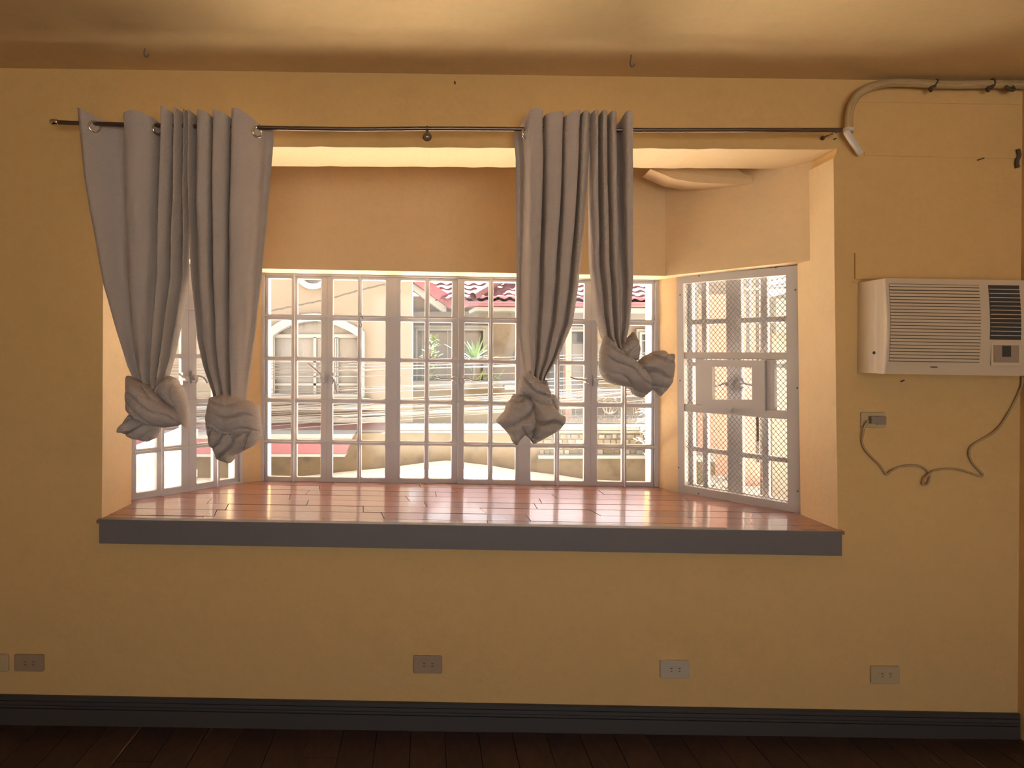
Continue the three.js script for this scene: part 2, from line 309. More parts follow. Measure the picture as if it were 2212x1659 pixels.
const ROWS = [[0.022, 0.2], [0.219, 0.397], [0.413, 0.594], [0.612, 0.791], [0.808, 0.988]].map(([a, b]) => [1 - b, 1 - a]).reverse();   // pane rows from the bottom, as shares of the height
// one steel leaf with two columns of five panes, parts of a window
function sash(win, P, s0, s1, cols, open = 0, hingeRight = false) {
  const t0 = P.h * 0.012, t1 = P.h * 0.988, sh = new THREE.Shape();
  sh.moveTo(s0, t0); sh.lineTo(s1, t0); sh.lineTo(s1, t1); sh.lineTo(s0, t1); sh.closePath();
  const rects = [];
  for (const [a, b] of cols) for (const [u, v] of ROWS) rects.push([a, Math.max(u * P.h, t0 + 0.022), b, Math.min(v * P.h, t1 - 0.012)]);
  for (const r of rects) sh.holes.push(roundRect(new THREE.Path(), ...r, 0.009));
  const hx = hingeRight ? s1 : s0;
  const swing = new THREE.Matrix4().makeTranslation(hx, 0, -0.012).multiply(new THREE.Matrix4().makeRotationY(open)).multiply(new THREE.Matrix4().makeTranslation(-hx, 0, 0.012));
  const mm = P.m.clone().multiply(swing);
  const g = new THREE.ExtrudeGeometry(sh, { depth: 0.02, bevelEnabled: true, bevelSize: 0.0025, bevelThickness: 0.0025, bevelSegments: 1, curveSegments: 4 }).translate(0, 0, -0.022).applyMatrix4(mm);
  const o = mesh('sash', g, M.steel, win);
  for (const [a, u, b, v] of rects) mesh('pane', new THREE.PlaneGeometry(b - a + 0.006, v - u + 0.006).translate((a + b) / 2, (u + v) / 2, -0.014).applyMatrix4(mm), M.glass, o);
  return o;
}
function handle(parent, P, boss, path, r = 0.0055) {   // boss and lever path measured on the photograph
  const [bs, bt] = P.px(...boss, 0.02), pts = path.map(([x, y], i) => P.P(...P.px(x, y, 0.035), 0.03 + 0.01 * Math.sin(i)));
  const plate = P.box(bs - 0.011, bt - 0.03, bs + 0.011, bt + 0.03, 0.0, 0.014), knob = new THREE.CylinderGeometry(0.012, 0.015, 0.03, 14).rotateX(Math.PI / 2).translate(bs, bt, 0.022).applyMatrix4(P.m);
  const start = P.P(bs, bt, 0.032), lever = capped([start, ...pts], r, 24, 8);
  const hook = tube([P.P(bs, bt - 0.004, 0.02), P.P(bs + 0.012, bt - 0.016, 0.026), P.P(bs + 0.004, bt - 0.03, 0.022)], 0.0045, 10, 6);
  return mesh('handle', [plate, knob, lever, hook], M.steel, parent);
}
function grille(P, hrows, vcols, label) {
  const g = thing('window_grille', label, 'grille');
  const b = 0.0042;
  for (const t of hrows) mesh('grille_bar', P.box(0.012, t - b, P.w - 0.012, t + b, 0.006, 0.018), M.steel, g);
  for (const s of vcols) mesh('grille_bar', P.box(s - b * 1.15, 0.004, s + b * 1.15, P.h - 0.004, 0.0185, 0.028), M.steel, g);
  return g;
}
const HROWS = [0.2, 0.4, 0.595, 0.8];
// middle window
const PC = plane(at(565, 1044, 1.325), at(1421, 1057, 1.325), at(567, 590, 1.325));
{
  const win = struct('window_2', null, null, 'wide middle window of the bay with three pairs of steel casements');
  const sx = (x) => PC.px(x, 820)[0], fr = 0.026;
  mesh('window_frame', [PC.box(-0.03, -0.02, PC.w + 0.03, 0.008, -0.075, -0.045), PC.box(-0.03, PC.h - 0.008, PC.w + 0.03, PC.h + 0.03, -0.075, -0.045), PC.box(-0.03, 0, 0.004, PC.h, -0.075, -0.045), PC.box(PC.w - 0.004, 0, PC.w + 0.03, PC.h, -0.075, -0.045), PC.box(0, 0, PC.w, 0.012, -0.05, 0.012), PC.box(0, PC.h - 0.012, PC.w, PC.h, -0.05, 0.012), PC.box(0, 0.0145, sx(572), PC.h - 0.0125, -0.0495, 0.0115), PC.box(sx(1413), 0.0145, PC.w, PC.h - 0.0125, -0.0495, 0.0115),
    PC.box(sx(838), 0.01, sx(858), PC.h - 0.01, -0.05, 0.006), PC.box(sx(1121), 0.01, sx(1141), PC.h - 0.01, -0.05, 0.006)], M.steel, win);
  const leaves = [[573, 706, [[578, 630], [641, 694]]], [707, 841, [[718, 773], [780, 833]]], [855, 989, [[864, 918], [926, 977]]], [990, 1124, [[1002, 1056], [1064, 1115]]], [1138, 1276, [[1146, 1200], [1208, 1263]]], [1277, 1412, [[1290, 1345], [1352, 1408]]]];
  const L = leaves.map(([a, b, c], i) => sash(win, PC, sx(a), sx(b), c.map((q) => q.map(sx)), i === 2 ? 0.045 : 0, false));
  handle(L[0], PC, [697, 815], [[686, 803], [674, 792], [667, 786]]);
  handle(L[1], PC, [716, 817], [[722, 822], [724, 834], [728, 846]]);
  handle(L[2], PC, [981, 818], [[970, 818], [958, 818], [945, 815]]);
  handle(L[3], PC, [998, 819], [[1010, 817], [1022, 821], [1036, 821]]);
  handle(L[4], PC, [1267, 822], [[1256, 820], [1244, 819], [1233, 815]]);
  handle(L[5], PC, [1286, 822], [[1296, 820], [1304, 819], [1312, 816]]);
  grille(PC, HROWS.map((r) => r * PC.h), [635.5, 776.5, 922, 1060, 1204, 1348.5].map(sx), 'thin pale steel bar grille across the wide middle window');
  tag(mesh('wire_tie', tube([PC.P(...PC.px(775, 678), 0.035), PC.P(...PC.px(781, 679), 0.045), PC.P(...PC.px(786, 690), 0.04), PC.P(...PC.px(780, 684), 0.035), PC.P(...PC.px(779, 694), 0.04), PC.P(...PC.px(783, 703), 0.036), PC.P(...PC.px(780, 708), 0.03), PC.P(...PC.px(777, 703), 0.03)], 0.0016, 40, 6), M.wire), 'bent bit of wire twisted on a grille crossing of the middle window', 'wire');
}
// left window, partly behind the curtains
const PL = plane(at(281, 1085, 1.13), at(521, 1046, 1.305), at(281, 552, 1.13));
{
  const win = struct('window_1', null, null, 'left angled bay window with a pair of steel casements behind the curtains');
  const sx = (x) => PL.px(x, 1000)[0];
  mesh('window_frame', [PL.box(-0.03, -0.02, PL.w + 0.03, 0.008, -0.075, -0.045), PL.box(-0.03, PL.h - 0.008, PL.w + 0.03, PL.h + 0.03, -0.075, -0.045), PL.box(-0.03, 0, 0.004, PL.h, -0.075, -0.045), PL.box(PL.w - 0.004, 0, PL.w + 0.03, PL.h, -0.075, -0.045), PL.box(0, 0, PL.w, 0.014, -0.05, 0.014), PL.box(0, PL.h - 0.012, PL.w, PL.h, -0.05, 0.012), PL.box(0, 0.0145, 0.014, PL.h - 0.0125, -0.0495, 0.0115), PL.box(PL.w - 0.014, 0.0145, PL.w, PL.h - 0.0125, -0.0495, 0.0115)], M.steel, win);
  const a = sash(win, PL, 0.016, sx(407), [[sx(294), sx(340)], [sx(350), sx(393)]]), b = sash(win, PL, sx(408), PL.w - 0.016, [[sx(424), sx(462)], [sx(470), sx(508)]]);
  handle(a, PL, [401, 818], [[394, 812], [386, 808]]); handle(b, PL, [420, 815], [[430, 812], [440, 817], [446, 826]]);
  grille(PL, HROWS.map((r) => r * PL.h), [sx(345.5), sx(466)], 'thin pale steel bar grille on the left bay window behind the curtains');
  const lk = thing('padlock', 'small tarnished padlock on the left window frame by the left curtain', 'padlock');
  const c = PL.px(281, 812), lb = new THREE.BoxGeometry(0.018, 0.02, 0.008, 2, 2, 1).translate(c[0], c[1] - 0.008, 0.024).applyMatrix4(PL.m);
  mesh('lock_body', lb, M.chrome, lk); mesh('shackle', new THREE.TorusGeometry(0.007, 0.002, 8, 14, Math.PI).translate(c[0], c[1] + 0.002, 0.024).applyMatrix4(PL.m), M.chrome, lk);
  mesh('hasp', PL.box(c[0] - 0.006, c[1] - 0.002, c[0] + 0.014, c[1] + 0.03, 0.012, 0.018), M.steel, lk);
}
// right window, behind a framed insect screen
const PR = plane(at(1468, 1064, 1.28), at(1736, 1113, 1.105), at(1464, 598, 1.28));
{
  const win = struct('window_3', null, null, 'right angled bay window with a pair of steel casements behind a screen');
  const D = -0.075, Q = { ...PR, m: PR.m.clone().multiply(new THREE.Matrix4().makeTranslation(0, 0, D)) };
  Q.P = (s, t, d = 0) => V(s, t, d).applyMatrix4(Q.m); Q.px = (x, y, d = 0) => PR.px(x, y, d + D);
  const sx = (x) => PR.px(x, 660, D)[0];
  mesh('window_frame', [Q.box(-0.03, -0.02, Q.w + 0.03, 0.008, -0.075, -0.045), Q.box(-0.03, Q.h - 0.008, Q.w + 0.03, Q.h + 0.03, -0.075, -0.045), Q.box(-0.03, 0, 0.004, Q.h, -0.075, -0.045), Q.box(Q.w - 0.004, 0, Q.w + 0.03, Q.h, -0.075, -0.045), Q.box(0, 0, Q.w, 0.014, -0.05, 0.014), Q.box(0, Q.h - 0.012, Q.w, Q.h, -0.05, 0.012), Q.box(-0.03, 0.0145, 0.014, Q.h - 0.0125, -0.0495, 0.0115), Q.box(Q.w - 0.014, 0.0145, Q.w + 0.03, Q.h - 0.0125, -0.0495, 0.0115)], M.steel, win);
  const a = sash(win, Q, 0.016, sx(1584), [[Math.max(0.03, sx(1478)), sx(1516)], [sx(1525), sx(1569)]]), b = sash(win, Q, sx(1585), Q.w - 0.012, [[sx(1600), sx(1644)], [sx(1656), Math.min(sx(1702), Q.w - 0.02)]]);
  handle(a, Q, [1575, 830], [[1566, 828], [1558, 831], [1548, 835]]); handle(b, Q, [1600, 830], [[1607, 828], [1614, 830], [1625, 832]]);
  mesh('stay_arm', tube([Q.P(...Q.px(1636, 898, 0.03), 0.03), Q.P(...Q.px(1637, 925, 0.03), 0.03), Q.P(...Q.px(1637, 953, 0.03), 0.03)], 0.006, 12, 8), M.wire, b);
  // the screen
  const scr = thing('screen_panel', 'grey aluminium insect screen with a small hatch in front of the right bay window', 'window screen');
  const X = (x, y = 830) => PR.px(x, y)[0], Y = (x, y) => PR.px(x, y)[1];
  const w = PR.w, h = PR.h, fw = X(1480), fr = X(1702), bt = 0.044, tp = h - 0.038;
  const bevBox = (s0, t0, s1, t1, d0, d1) => { const e = 0.003, q = (a, d) => [PR.P(s0 + a, t0 + a, d), PR.P(s1 - a, t0 + a, d), PR.P(s1 - a, t1 - a, d), PR.P(s0 + a, t1 - a, d)]; return merge([hexa(q(0, d1 - e), q(0, d0)), hexa(q(e, d1), q(0, d1 - e))]); };
  // mitred outer frame
  const miter = (o, i, d0, d1) => { const c = [[0, 1], [1, 2], [2, 3], [3, 0]].map(([a, b]) => { const q = (d) => [PR.P(...o[a], d), PR.P(...o[b], d), PR.P(...i[b], d), PR.P(...i[a], d)]; return hexa(q(d1), q(d0)); }); return c; };
  const outer = [[0, 0], [w, 0], [w, h], [0, h]], inner = [[fw, bt], [fr, bt], [fr, tp], [fw, tp]];
  for (const g of miter(outer, inner, -0.02, 0.012)) mesh('frame_rail', g, M.aluminium, scr);
  const r1t = Y(1590, 761), r1b = Y(1590, 776), r2t = Y(1590, 880), r2b = Y(1590, 897);
  mesh('cross_rail', bevBox(fw, r1b, fr, r1t, -0.018, 0.008), M.aluminium, scr); mesh('cross_rail', bevBox(fw, r2b, fr, r2t, -0.018, 0.008), M.aluminium, scr);
  const j0 = X(1504), j1 = X(1521), j2 = X(1656), j3 = X(1674);
  mesh('hatch_post', bevBox(j0, r2t, j1, r1b, -0.018, 0.008), M.aluminium, scr); mesh('hatch_post', bevBox(j2, r2t, j3, r1b, -0.018, 0.008), M.aluminium, scr);
  const hatch = mesh('hatch', merge(miter([[j1, r2t - 0.006], [j2, r2t - 0.006], [j2, r1b - 0.004], [j1, r1b - 0.004]], [[X(1543), Y(1543, 863)], [X(1629), Y(1629, 863)], [X(1629), Y(1629, 794)], [X(1543), Y(1543, 792)]], -0.01, 0.02)), M.aluminium, scr);
  mesh('latch_knob', merge([new THREE.CylinderGeometry(0.007, 0.009, 0.02, 14).rotateX(Math.PI / 2).translate(X(1584), Y(1584, 886), 0.03).applyMatrix4(PR.m), PR.box(X(1581), Y(1584, 892), X(1588), Y(1584, 880), 0.02, 0.028)]), M.aluminium, hatch);
  for (const [x, y] of [[1469, 637], [1469, 822], [1466, 1010], [1510, 596], [1676, 578], [1718, 626], [1722, 838], [1723, 1061], [1509, 1066]]) { const [s, t] = PR.px(x, y, 0.012); mesh('screw', new THREE.SphereGeometry(0.0042, 10, 6).scale(1, 1, 0.4).translate(s, t, 0.0125).applyMatrix4(PR.m), M.wire, scr); }
  // expanded diamond mesh: one zigzag strand beside another
  const pitch = 0.0235, rise = 0.0265, r = 0.00105, strands = [];
  for (let s = fw, i = 0; s < fr; s += pitch, i++) {
    const pos = [], n = Math.ceil((tp - bt) / (rise / 2)), ds = [[-r, -r], [r, -r], [r, r], [-r, r]], pv = [];
    for (let j = 0; j <= n; j++) { const t = Math.min(tp, bt + j * rise / 2), so = s + ((j + i * 0) % 2 ? 0 : pitch / 2 * (1)) , q = ds.map(([a, b]) => PR.P(Math.min(fr, so + a), t, -0.008 + b)); pv.push(q); }
    for (let j = 0; j < n; j++) for (let c = 0; c < 4; c++) { const e = (c + 1) % 4; strands.push([pv[j][c], pv[j][e], pv[j + 1][e]], [pv[j][c], pv[j + 1][e], pv[j + 1][c]]); }
    const pw = [];
    for (let j = 0; j <= n; j++) { const t = Math.min(tp, bt + j * rise / 2), so = s + (j % 2 ? pitch : pitch / 2); pw.push(ds.map(([a, b]) => PR.P(Math.min(fr, so + a), t, -0.008 + b))); }
    for (let j = 0; j < n; j++) for (let c = 0; c < 4; c++) { const e = (c + 1) % 4; strands.push([pw[j][c], pw[j][e], pw[j + 1][e]], [pw[j][c], pw[j + 1][e], pw[j + 1][c]]); }
  }
  const ms = mesh('screen_mesh', tris(strands), M.wire, scr); ms.userData.kind = 'stuff'; ms.userData.label = 'diamond wire mesh';
}

// ---------- curtain rod and curtains ----------
const KC = 0.962;                                  // the rod hangs this share of the way to the wall
const rodPts = [[120, 264], [168, 266], [300, 270], [560, 276], [760, 279], [923, 278], [1135, 279], [1370, 281], [1600, 281], [1818, 281]].map(([x, y]) => at(x, y, KC));
{
  const t = thing('curtain_rod', 'thin dark metal curtain rod over the bay opening', 'curtain rod');
  mesh('pole', tube(rodPts, 0.0085, 120, 14), M.rod, t);
  const end = at(119, 264, KC), pr = [[0, 0.02], [0.008, 0.019], [0.0125, 0.013], [0.0135, 0.004], [0.011, -0.004], [0.0115, -0.01], [0.0085, -0.012]].map(([r, y]) => new THREE.Vector2(Math.max(r, 0.0001), y));
  mesh('finial', new THREE.LatheGeometry(pr, 24).rotateZ(Math.PI / 2).translate(end.x, end.y, end.z), M.chrome, t).userData.label = 'chrome end knob';
  const br = (x, y, drop) => { const a = at(x, y, KC), w = at(x, y + 4, 1), wall = V(a.x, a.y + 0.004, -Z0); return [tube([wall, V(a.x, a.y - 0.012, a.z - 0.03), V(a.x, a.y - 0.013, a.z)], 0.004, 14, 8), new THREE.TorusGeometry(0.0108, 0.0026, 8, 20).rotateY(Math.PI / 2).translate(a.x, a.y, a.z), boxUV(new THREE.BoxGeometry(0.011, drop, 0.01).translate(a.x, a.y - 0.008 - drop / 2, a.z + 0.002)), new THREE.CylinderGeometry(0.016, 0.018, 0.005, 18).rotateX(Math.PI / 2).translate(wall.x, wall.y, wall.z + 0.0025)]; };
  mesh('bracket', br(923, 279, 0.022), M.rod, t);
  const e = at(1816, 281, KC), base = at(1776, 299, 0.999);
  mesh('bracket', [tube([base, at(1788, 293, 0.985), at(1806, 286, KC), e], 0.0035, 20, 8), new THREE.SphereGeometry(0.009, 12, 8).translate(base.x, base.y, base.z + 0.004)], M.rod, t);
}
const seg = (list, y) => { if (y <= list[0][1]) return list[0][0]; for (let i = 0; i + 1 < list.length; i++) if (y <= list[i + 1][1]) return lerp(list[i][0], list[i + 1][0], (y - list[i][1]) / (list[i + 1][1] - list[i][1])); return list[list.length - 1][0]; };
const hermite = (a, b, c, d, t) => { const t2 = t * t, t3 = t2 * t, m0 = (c - a) * 0.5, m1 = (d - b) * 0.5; return (2 * t3 - 3 * t2 + 1) * b + (t3 - 2 * t2 + t) * m0 + (-2 * t3 + 3 * t2) * c + (t3 - t2) * m1; };
// hanging cloth: columns [x, depth towards the room, y of the top edge] along the rod, side outlines [x, y] down to the neck of the knot
function drape(cols, left, right, yEnd, s0) {
  const SUB = 7, n = cols.length, nu = (n - 1) * SUB, nv = 80, pos = [], uv = [], idx = [];
  const col = (i) => cols[Math.max(0, Math.min(n - 1, i))], x0 = cols[0][0], x1 = cols[n - 1][0];
  for (let j = 0; j <= nv; j++) {
    const v = j / nv; let arc = 0, last = null;
    for (let i = 0; i <= nu; i++) {
      const c = Math.min(n - 2, Math.floor(i / SUB)), t = i / SUB - c, A = col(c - 1), B = col(c), C = col(c + 1), D = col(c + 2);
      const xt = hermite(A[0], B[0], C[0], D[0], t), zt = hermite(A[1], B[1], C[1], D[1], t), yt = hermite(A[2], B[2], C[2], D[2], t), u = i / nu;
      const y = lerp(yt, yEnd, v), yl = lerp(Math.min(yt, 300), yEnd, v);
      const gather = v * v * (3 - 2 * v);
      const f = lerp((xt - x0) / (x1 - x0), u, 0.75 * gather);
      const L = seg(left, y), R = seg(right, y);
      let x = lerp(L, R, f);
      const round = 0.055 * Math.sqrt(Math.max(0, 1 - Math.pow(2 * u - 1, 2)));
      let z = zt * lerp(1, 0.42, gather) * (1 + 0.12 * nz(u * 9 + s0, v * 3)) + gather * round * 0.8 + 0.006 * nz(u * 14 + s0, v * 5, 3);
      x += 1.6 * nz(u * 6 + s0, v * 4, 8) * Math.sin(Math.PI * v);
      const p = at(x, y, KC); p.z += z; pos.push(p.x, p.y, p.z);
      if (last) arc += Math.hypot(p.x - last.x, p.z - last.z); last = p;
      uv.push(0, 0); uv[uv.length - 2] = arc; uv[uv.length - 1] = p.y;
    }
  }
  // keep the weave even along the cloth: widths are taken from the top edge
  for (let j = 0; j <= nv; j++) for (let i = 0; i <= nu; i++) uv[(j * (nu + 1) + i) * 2] = lerp(uv[(j * (nu + 1) + i) * 2], uv[i * 2], 0.5);
  for (let j = 0; j < nv; j++) for (let i = 0; i < nu; i++) { const a = j * (nu + 1) + i, b = a + 1, c = a + nu + 1, d = c + 1; idx.push(a, c, b, b, c, d); }
  const g = new THREE.BufferGeometry(); g.setAttribute('position', new THREE.Float32BufferAttribute(pos, 3)); g.setAttribute('uv', new THREE.Float32BufferAttribute(uv, 2)); g.setIndex(idx); g.computeVertexNormals();
  return g;
}
// bunched cloth: an outline from the photograph swollen to depth T, with creases running along ang
function bunch(pts, k, dz, T, opt = {}) {
  const { ang = 0, freq = 26, amp = 0.008, s0 = 1, tilt = 0, ctr } = opt;
  const w = pts.map(([x, y]) => at(x, y, k)), NA = 160, NR = 30;
  let c = ctr ? at(...ctr, k) : w.reduce((s, p) => s.add(p), V(0, 0, 0)).multiplyScalar(1 / w.length);
  const n = w.length, segs = [];
  // evenly walked outline, slightly rounded
  const len = []; let tot = 0; for (let i = 0; i < n; i++) { const l = w[i].distanceTo(w[(i + 1) % n]); len.push(l); tot += l; }
  const edge = []; let i0 = 0, acc = 0;
  for (let a = 0; a < NA; a++) { const d = tot * a / NA; while (acc + len[i0] < d) { acc += len[i0]; i0++; } edge.push(w[i0].clone().lerp(w[(i0 + 1) % n], (d - acc) / len[i0])); }
  for (let s = 0; s < 2; s++) { const e = edge.map((p) => p.clone()); for (let a = 0; a < NA; a++) edge[a].lerp(e[(a + 1) % NA].clone().add(e[(a + NA - 1) % NA]).multiplyScalar(0.5), 0.5); }
  const ca = Math.cos(ang), sa = Math.sin(ang), pos = [], uv = [], idx = [];
  for (const side of [1, -1]) {
    const base = pos.length / 3;
    for (let r = 0; r <= NR; r++) for (let a = 0; a < NA; a++) {
      const q = Math.sin((r / NR) * Math.PI / 2), p = c.clone().lerp(edge[a], q);
      const lx = p.x - c.x, ly = p.y - c.y, along = lx * ca + ly * sa, across = -lx * sa + ly * ca;
      const warp = 0.9 * nz(along * 9 + s0, across * 7, s0), ph = across * freq * 2 * Math.PI / 2.3 + warp * 3.2 + along * 4 * nz(s0, 2.2);
      const ridge = 1 - Math.abs(Math.sin(ph)), fold = 0.55 - Math.pow(ridge, 3.2);
      const inner = Math.min(1, (1 - q) * 5 + 0.18);
      const z = T * Math.pow(Math.max(0, 1 - q * q), 0.42) + (2.3 * amp * fold * (0.75 + 0.7 * nz(along * 10, across * 6, s0 + 4)) + amp * 1.0 * nz(lx * 14, ly * 18, s0 + 9) + amp * 0.35 * nz(lx * 45, ly * 45, s0 + 5)) * inner;
      pos.push(p.x, p.y, p.z + dz + side * (q >= 1 ? 0 : z) + tilt * along);
      uv.push(along, across);
    }
    for (let r = 0; r < NR; r++) for (let a = 0; a < NA; a++) { const b = (a + 1) % NA, A = base + r * NA + a, B = base + r * NA + b, C = A + NA, D = B + NA; side > 0 ? idx.push(A, B, C, B, D, C) : idx.push(A, C, B, B, C, D); }
  }
  const g = new THREE.BufferGeometry(); g.setAttribute('position', new THREE.Float32BufferAttribute(pos, 3)); g.setAttribute('uv', new THREE.Float32BufferAttribute(uv, 2)); g.setIndex(idx); g.computeVertexNormals();
  return g;
}
const z2 = (pts) => pts.map(([x, y]) => [180 + x / 3.191, 600 + y / 3.191]);    // read from an enlargement
const z4 = (pts) => pts.map(([x, y]) => [960 + x / 3.19, 560 + y / 3.19]);
function curtain(label, cols, left, right, yEnd, s0, knot, tails, rings) {
  const t = thing('curtain', label, 'curtain', 'taupe curtains on the rod');
  mesh('drape', drape(cols, left, right, yEnd, s0), M.curtain, t);
  for (const g of knot) mesh('knot', g, M.curtain, t);
  for (const g of tails) mesh('tail', g, M.curtain, t);
  for (const [x, y, ry] of rings) { const p = at(x, y, KC); mesh('grommet', new THREE.TorusGeometry(0.02, 0.0048, 10, 28).rotateY(ry).translate(p.x, p.y - 0.004, p.z + 0.004), M.chrome, t); }
  return t;
}
curtain('leftmost wide taupe curtain, knotted low with a tail pointing left',
  [[167, 0, 232], [182, 0.03, 241], [205, 0, 252], [235, -0.045, 263], [264, -0.02, 263], [273, 0.03, 250], [300, 0.045, 247], [330, 0.02, 256], [345, -0.035, 263], [350, 0.01, 240], [357, 0.045, 237], [372, 0.02, 244], [378, -0.03, 248], [384, 0.045, 240], [394, 0.01, 243], [399, -0.03, 244], [403, 0.04, 242], [408, 0, 243]],
  [[167, 232], [181, 377], [194, 453], [224, 618], [252, 712], [277, 790], [292, 820], [320, 850]], [[408, 240], [409, 600], [397, 678], [380, 769], [366, 816], [356, 850]], 850, 1.7,
  [bunch(z2([[343, 670], [420, 712], [480, 728], [530, 770], [600, 850], [690, 895], [728, 945], [728, 985], [690, 1012], [600, 1025], [480, 1005], [400, 965], [340, 905], [338, 800]]), KC, 0.05, 0.075, { ang: -0.62, freq: 24, amp: 0.011, s0: 2.3 }),
    bunch(z2([[520, 775], [560, 715], [612, 672], [650, 690], [690, 760], [722, 820], [735, 880], [741, 960], [737, 1035], [715, 990], [690, 910], [620, 870]]), KC, 0.035, 0.06, { ang: -1.25, freq: 22, amp: 0.009, s0: 5.1, ctr: [386, 845] })],
  [bunch(z2([[345, 930], [302, 985], [268, 1025], [260, 1060], [300, 1062], [322, 1085], [370, 1107], [460, 1127], [520, 1098], [545, 1040], [556, 1000], [480, 985], [400, 950]]), KC, 0.02, 0.05, { ang: 0.75, freq: 26, amp: 0.012, s0: 8.2 })],
  [[205, 272, 0.7], [341, 278, 1.0]]);
curtain('taupe curtain second from the left, knotted lowest over the left corner pier',
  [[409, 0, 243], [414, 0.04, 243], [424, -0.03, 248], [432, 0.035, 244], [446, 0.045, 247], [458, 0.03, 253], [462, -0.035, 256], [466, 0.04, 246], [480, 0.045, 248], [497, 0.025, 255], [501, -0.04, 257], [506, 0.04, 244], [522, 0.05, 244], [545, 0.025, 257], [560, 0, 267], [575, -0.04, 272], [588, -0.03, 277]],
  [[409, 240], [409, 440], [414, 600], [428, 735], [441, 790], [462, 848], [468, 880]], [[588, 270], [585, 330], [562, 600], [551, 710], [541, 788], [532, 848], [528, 880]], 880, 4.4,
  [bunch(z2([[900, 820], [1000, 795], [1080, 818], [1180, 850], [1227, 880], [1235, 960], [1242, 1040], [1150, 1085], [1050, 1085], [960, 1065], [880, 1025], [874, 950], [890, 880]]), KC, 0.045, 0.085, { ang: -0.08, freq: 30, amp: 0.009, s0: 3.9 })],
  [bunch(z2([[878, 1000], [960, 1020], [1060, 1040], [1150, 1040], [1240, 1005], [1241, 1090], [1190, 1150], [1100, 1197], [1052, 1217], [1032, 1272], [990, 1255], [945, 1242], [938, 1200], [900, 1150], [880, 1090]]), KC, 0.03, 0.07, { ang: 1.1, freq: 20, amp: 0.016, s0: 6.6 })],
  [[556, 284, 0.85]]);
curtain('taupe curtain third from the left, ending in a big ragged bunch before the middle window',
  [[1112, -0.03, 290], [1122, -0.045, 272], [1134, 0, 256], [1141, 0.045, 248], [1157, 0.05, 243], [1170, 0.03, 246], [1173, -0.04, 253], [1177, 0.03, 252], [1195, 0.045, 251], [1213, 0.035, 248], [1216, -0.035, 251], [1219, 0.035, 256], [1235, 0.045, 249], [1249.5, 0.035, 244], [1252.5, -0.035, 249], [1255, 0.035, 248], [1265, 0.04, 247], [1276, 0, 249]],
  [[1112, 290], [1116, 340], [1117, 461], [1116, 618], [1118, 717], [1129, 779], [1135, 812], [1146, 840]], [[1276, 245], [1268, 403], [1260, 509], [1250, 618], [1236, 701], [1204, 776], [1178, 815], [1172, 840]], 840, 7.7,
  [bunch(z4([[520, 792], [560, 772], [600, 800], [650, 838], [690, 830], [702, 880], [722, 930], [722, 990], [690, 1012], [640, 1005], [600, 980], [550, 935], [498, 932], [498, 880], [505, 830]]), KC, 0.05, 0.055, { ang: -0.7, freq: 30, amp: 0.009, s0: 1.4 })],
  [bunch(z4([[470, 925], [545, 925], [605, 970], [625, 1060], [620, 1160], [582, 1235], [545, 1202], [510, 1242], [487, 1278], [460, 1250], [443, 1207], [400, 1160], [347, 1112], [380, 1072], [410, 1040], [420, 990], [450, 960]]), KC, 0.035, 0.075, { ang: 0.85, freq: 20, amp: 0.016, s0: 9.1 }),
    bunch(z4([[560, 930], [620, 960], [700, 980], [740, 1010], [780, 1060], [817, 1080], [812, 1122], [780, 1162], [700, 1212], [640, 1245], [600, 1263], [578, 1235], [590, 1150], [595, 1050]]), KC, 0.045, 0.07, { ang: -0.5, freq: 18, amp: 0.014, s0: 12.4 }),
    bunch(z4([[700, 950], [722, 935], [748, 928], [770, 960], [781, 1000], [777, 1035], [740, 1030], [710, 1000]]), KC, 0.02, 0.03, { ang: -1.1, freq: 30, amp: 0.007, s0: 2.8 })],
  [[1136, 287, 0.75]]);
curtain('narrow taupe curtain fourth from the left, knotted highest with its tail flung to the right',
  [[1274, -0.01, 249], [1279, 0.035, 247], [1286, 0.045, 246], [1291, 0.025, 249], [1294, -0.035, 251], [1297, 0.04, 247], [1304, 0.045, 247], [1309.5, 0.025, 249], [1312, -0.035, 251], [1315, 0.04, 249], [1324, 0.045, 249], [1331, 0.01, 251], [1336, -0.05, 263], [1342, -0.03, 259], [1346, 0.035, 249], [1354, 0.045, 247], [1362, 0.03, 253], [1368, -0.01, 272]],
  [[1272, 245], [1271, 437], [1273, 579], [1286, 685], [1297, 728], [1316, 757], [1322, 775]], [[1368, 250], [1368, 618], [1364, 654], [1360, 700], [1352, 730], [1344, 775]], 775, 10.3,
  [bunch(z4([[1065, 560], [1082, 528], [1110, 560], [1160, 610], [1200, 640], [1260, 680], [1330, 740], [1380, 800], [1392, 860], [1388, 912], [1300, 888], [1230, 877], [1150, 862], [1090, 842], [1060, 800], [1043, 740], [1048, 640]]), KC, 0.055, 0.07, { ang: -0.55, freq: 34, amp: 0.011, s0: 4.2 }),
    bunch(z4([[1150, 640], [1225, 572], [1282, 502], [1310, 558], [1322, 620], [1313, 695], [1250, 700], [1200, 680]]), KC, 0.035, 0.055, { ang: 0.75, freq: 24, amp: 0.008, s0: 7.5 })],
  [bunch(z4([[1300, 720], [1360, 665], [1430, 632], [1490, 628], [1512, 655], [1552, 650], [1557, 740], [1542, 830], [1502, 900], [1455, 947], [1430, 912], [1380, 880], [1340, 800]]), KC, 0.04, 0.055, { ang: 0.1, freq: 16, amp: 0.016, s0: 13.1 }),
    bunch(z4([[1230, 850], [1330, 860], [1388, 870], [1396, 912], [1340, 952], [1310, 942], [1282, 925]]), KC, 0.03, 0.035, { ang: -0.5, freq: 22, amp: 0.01, s0: 15.9 })],
  []);

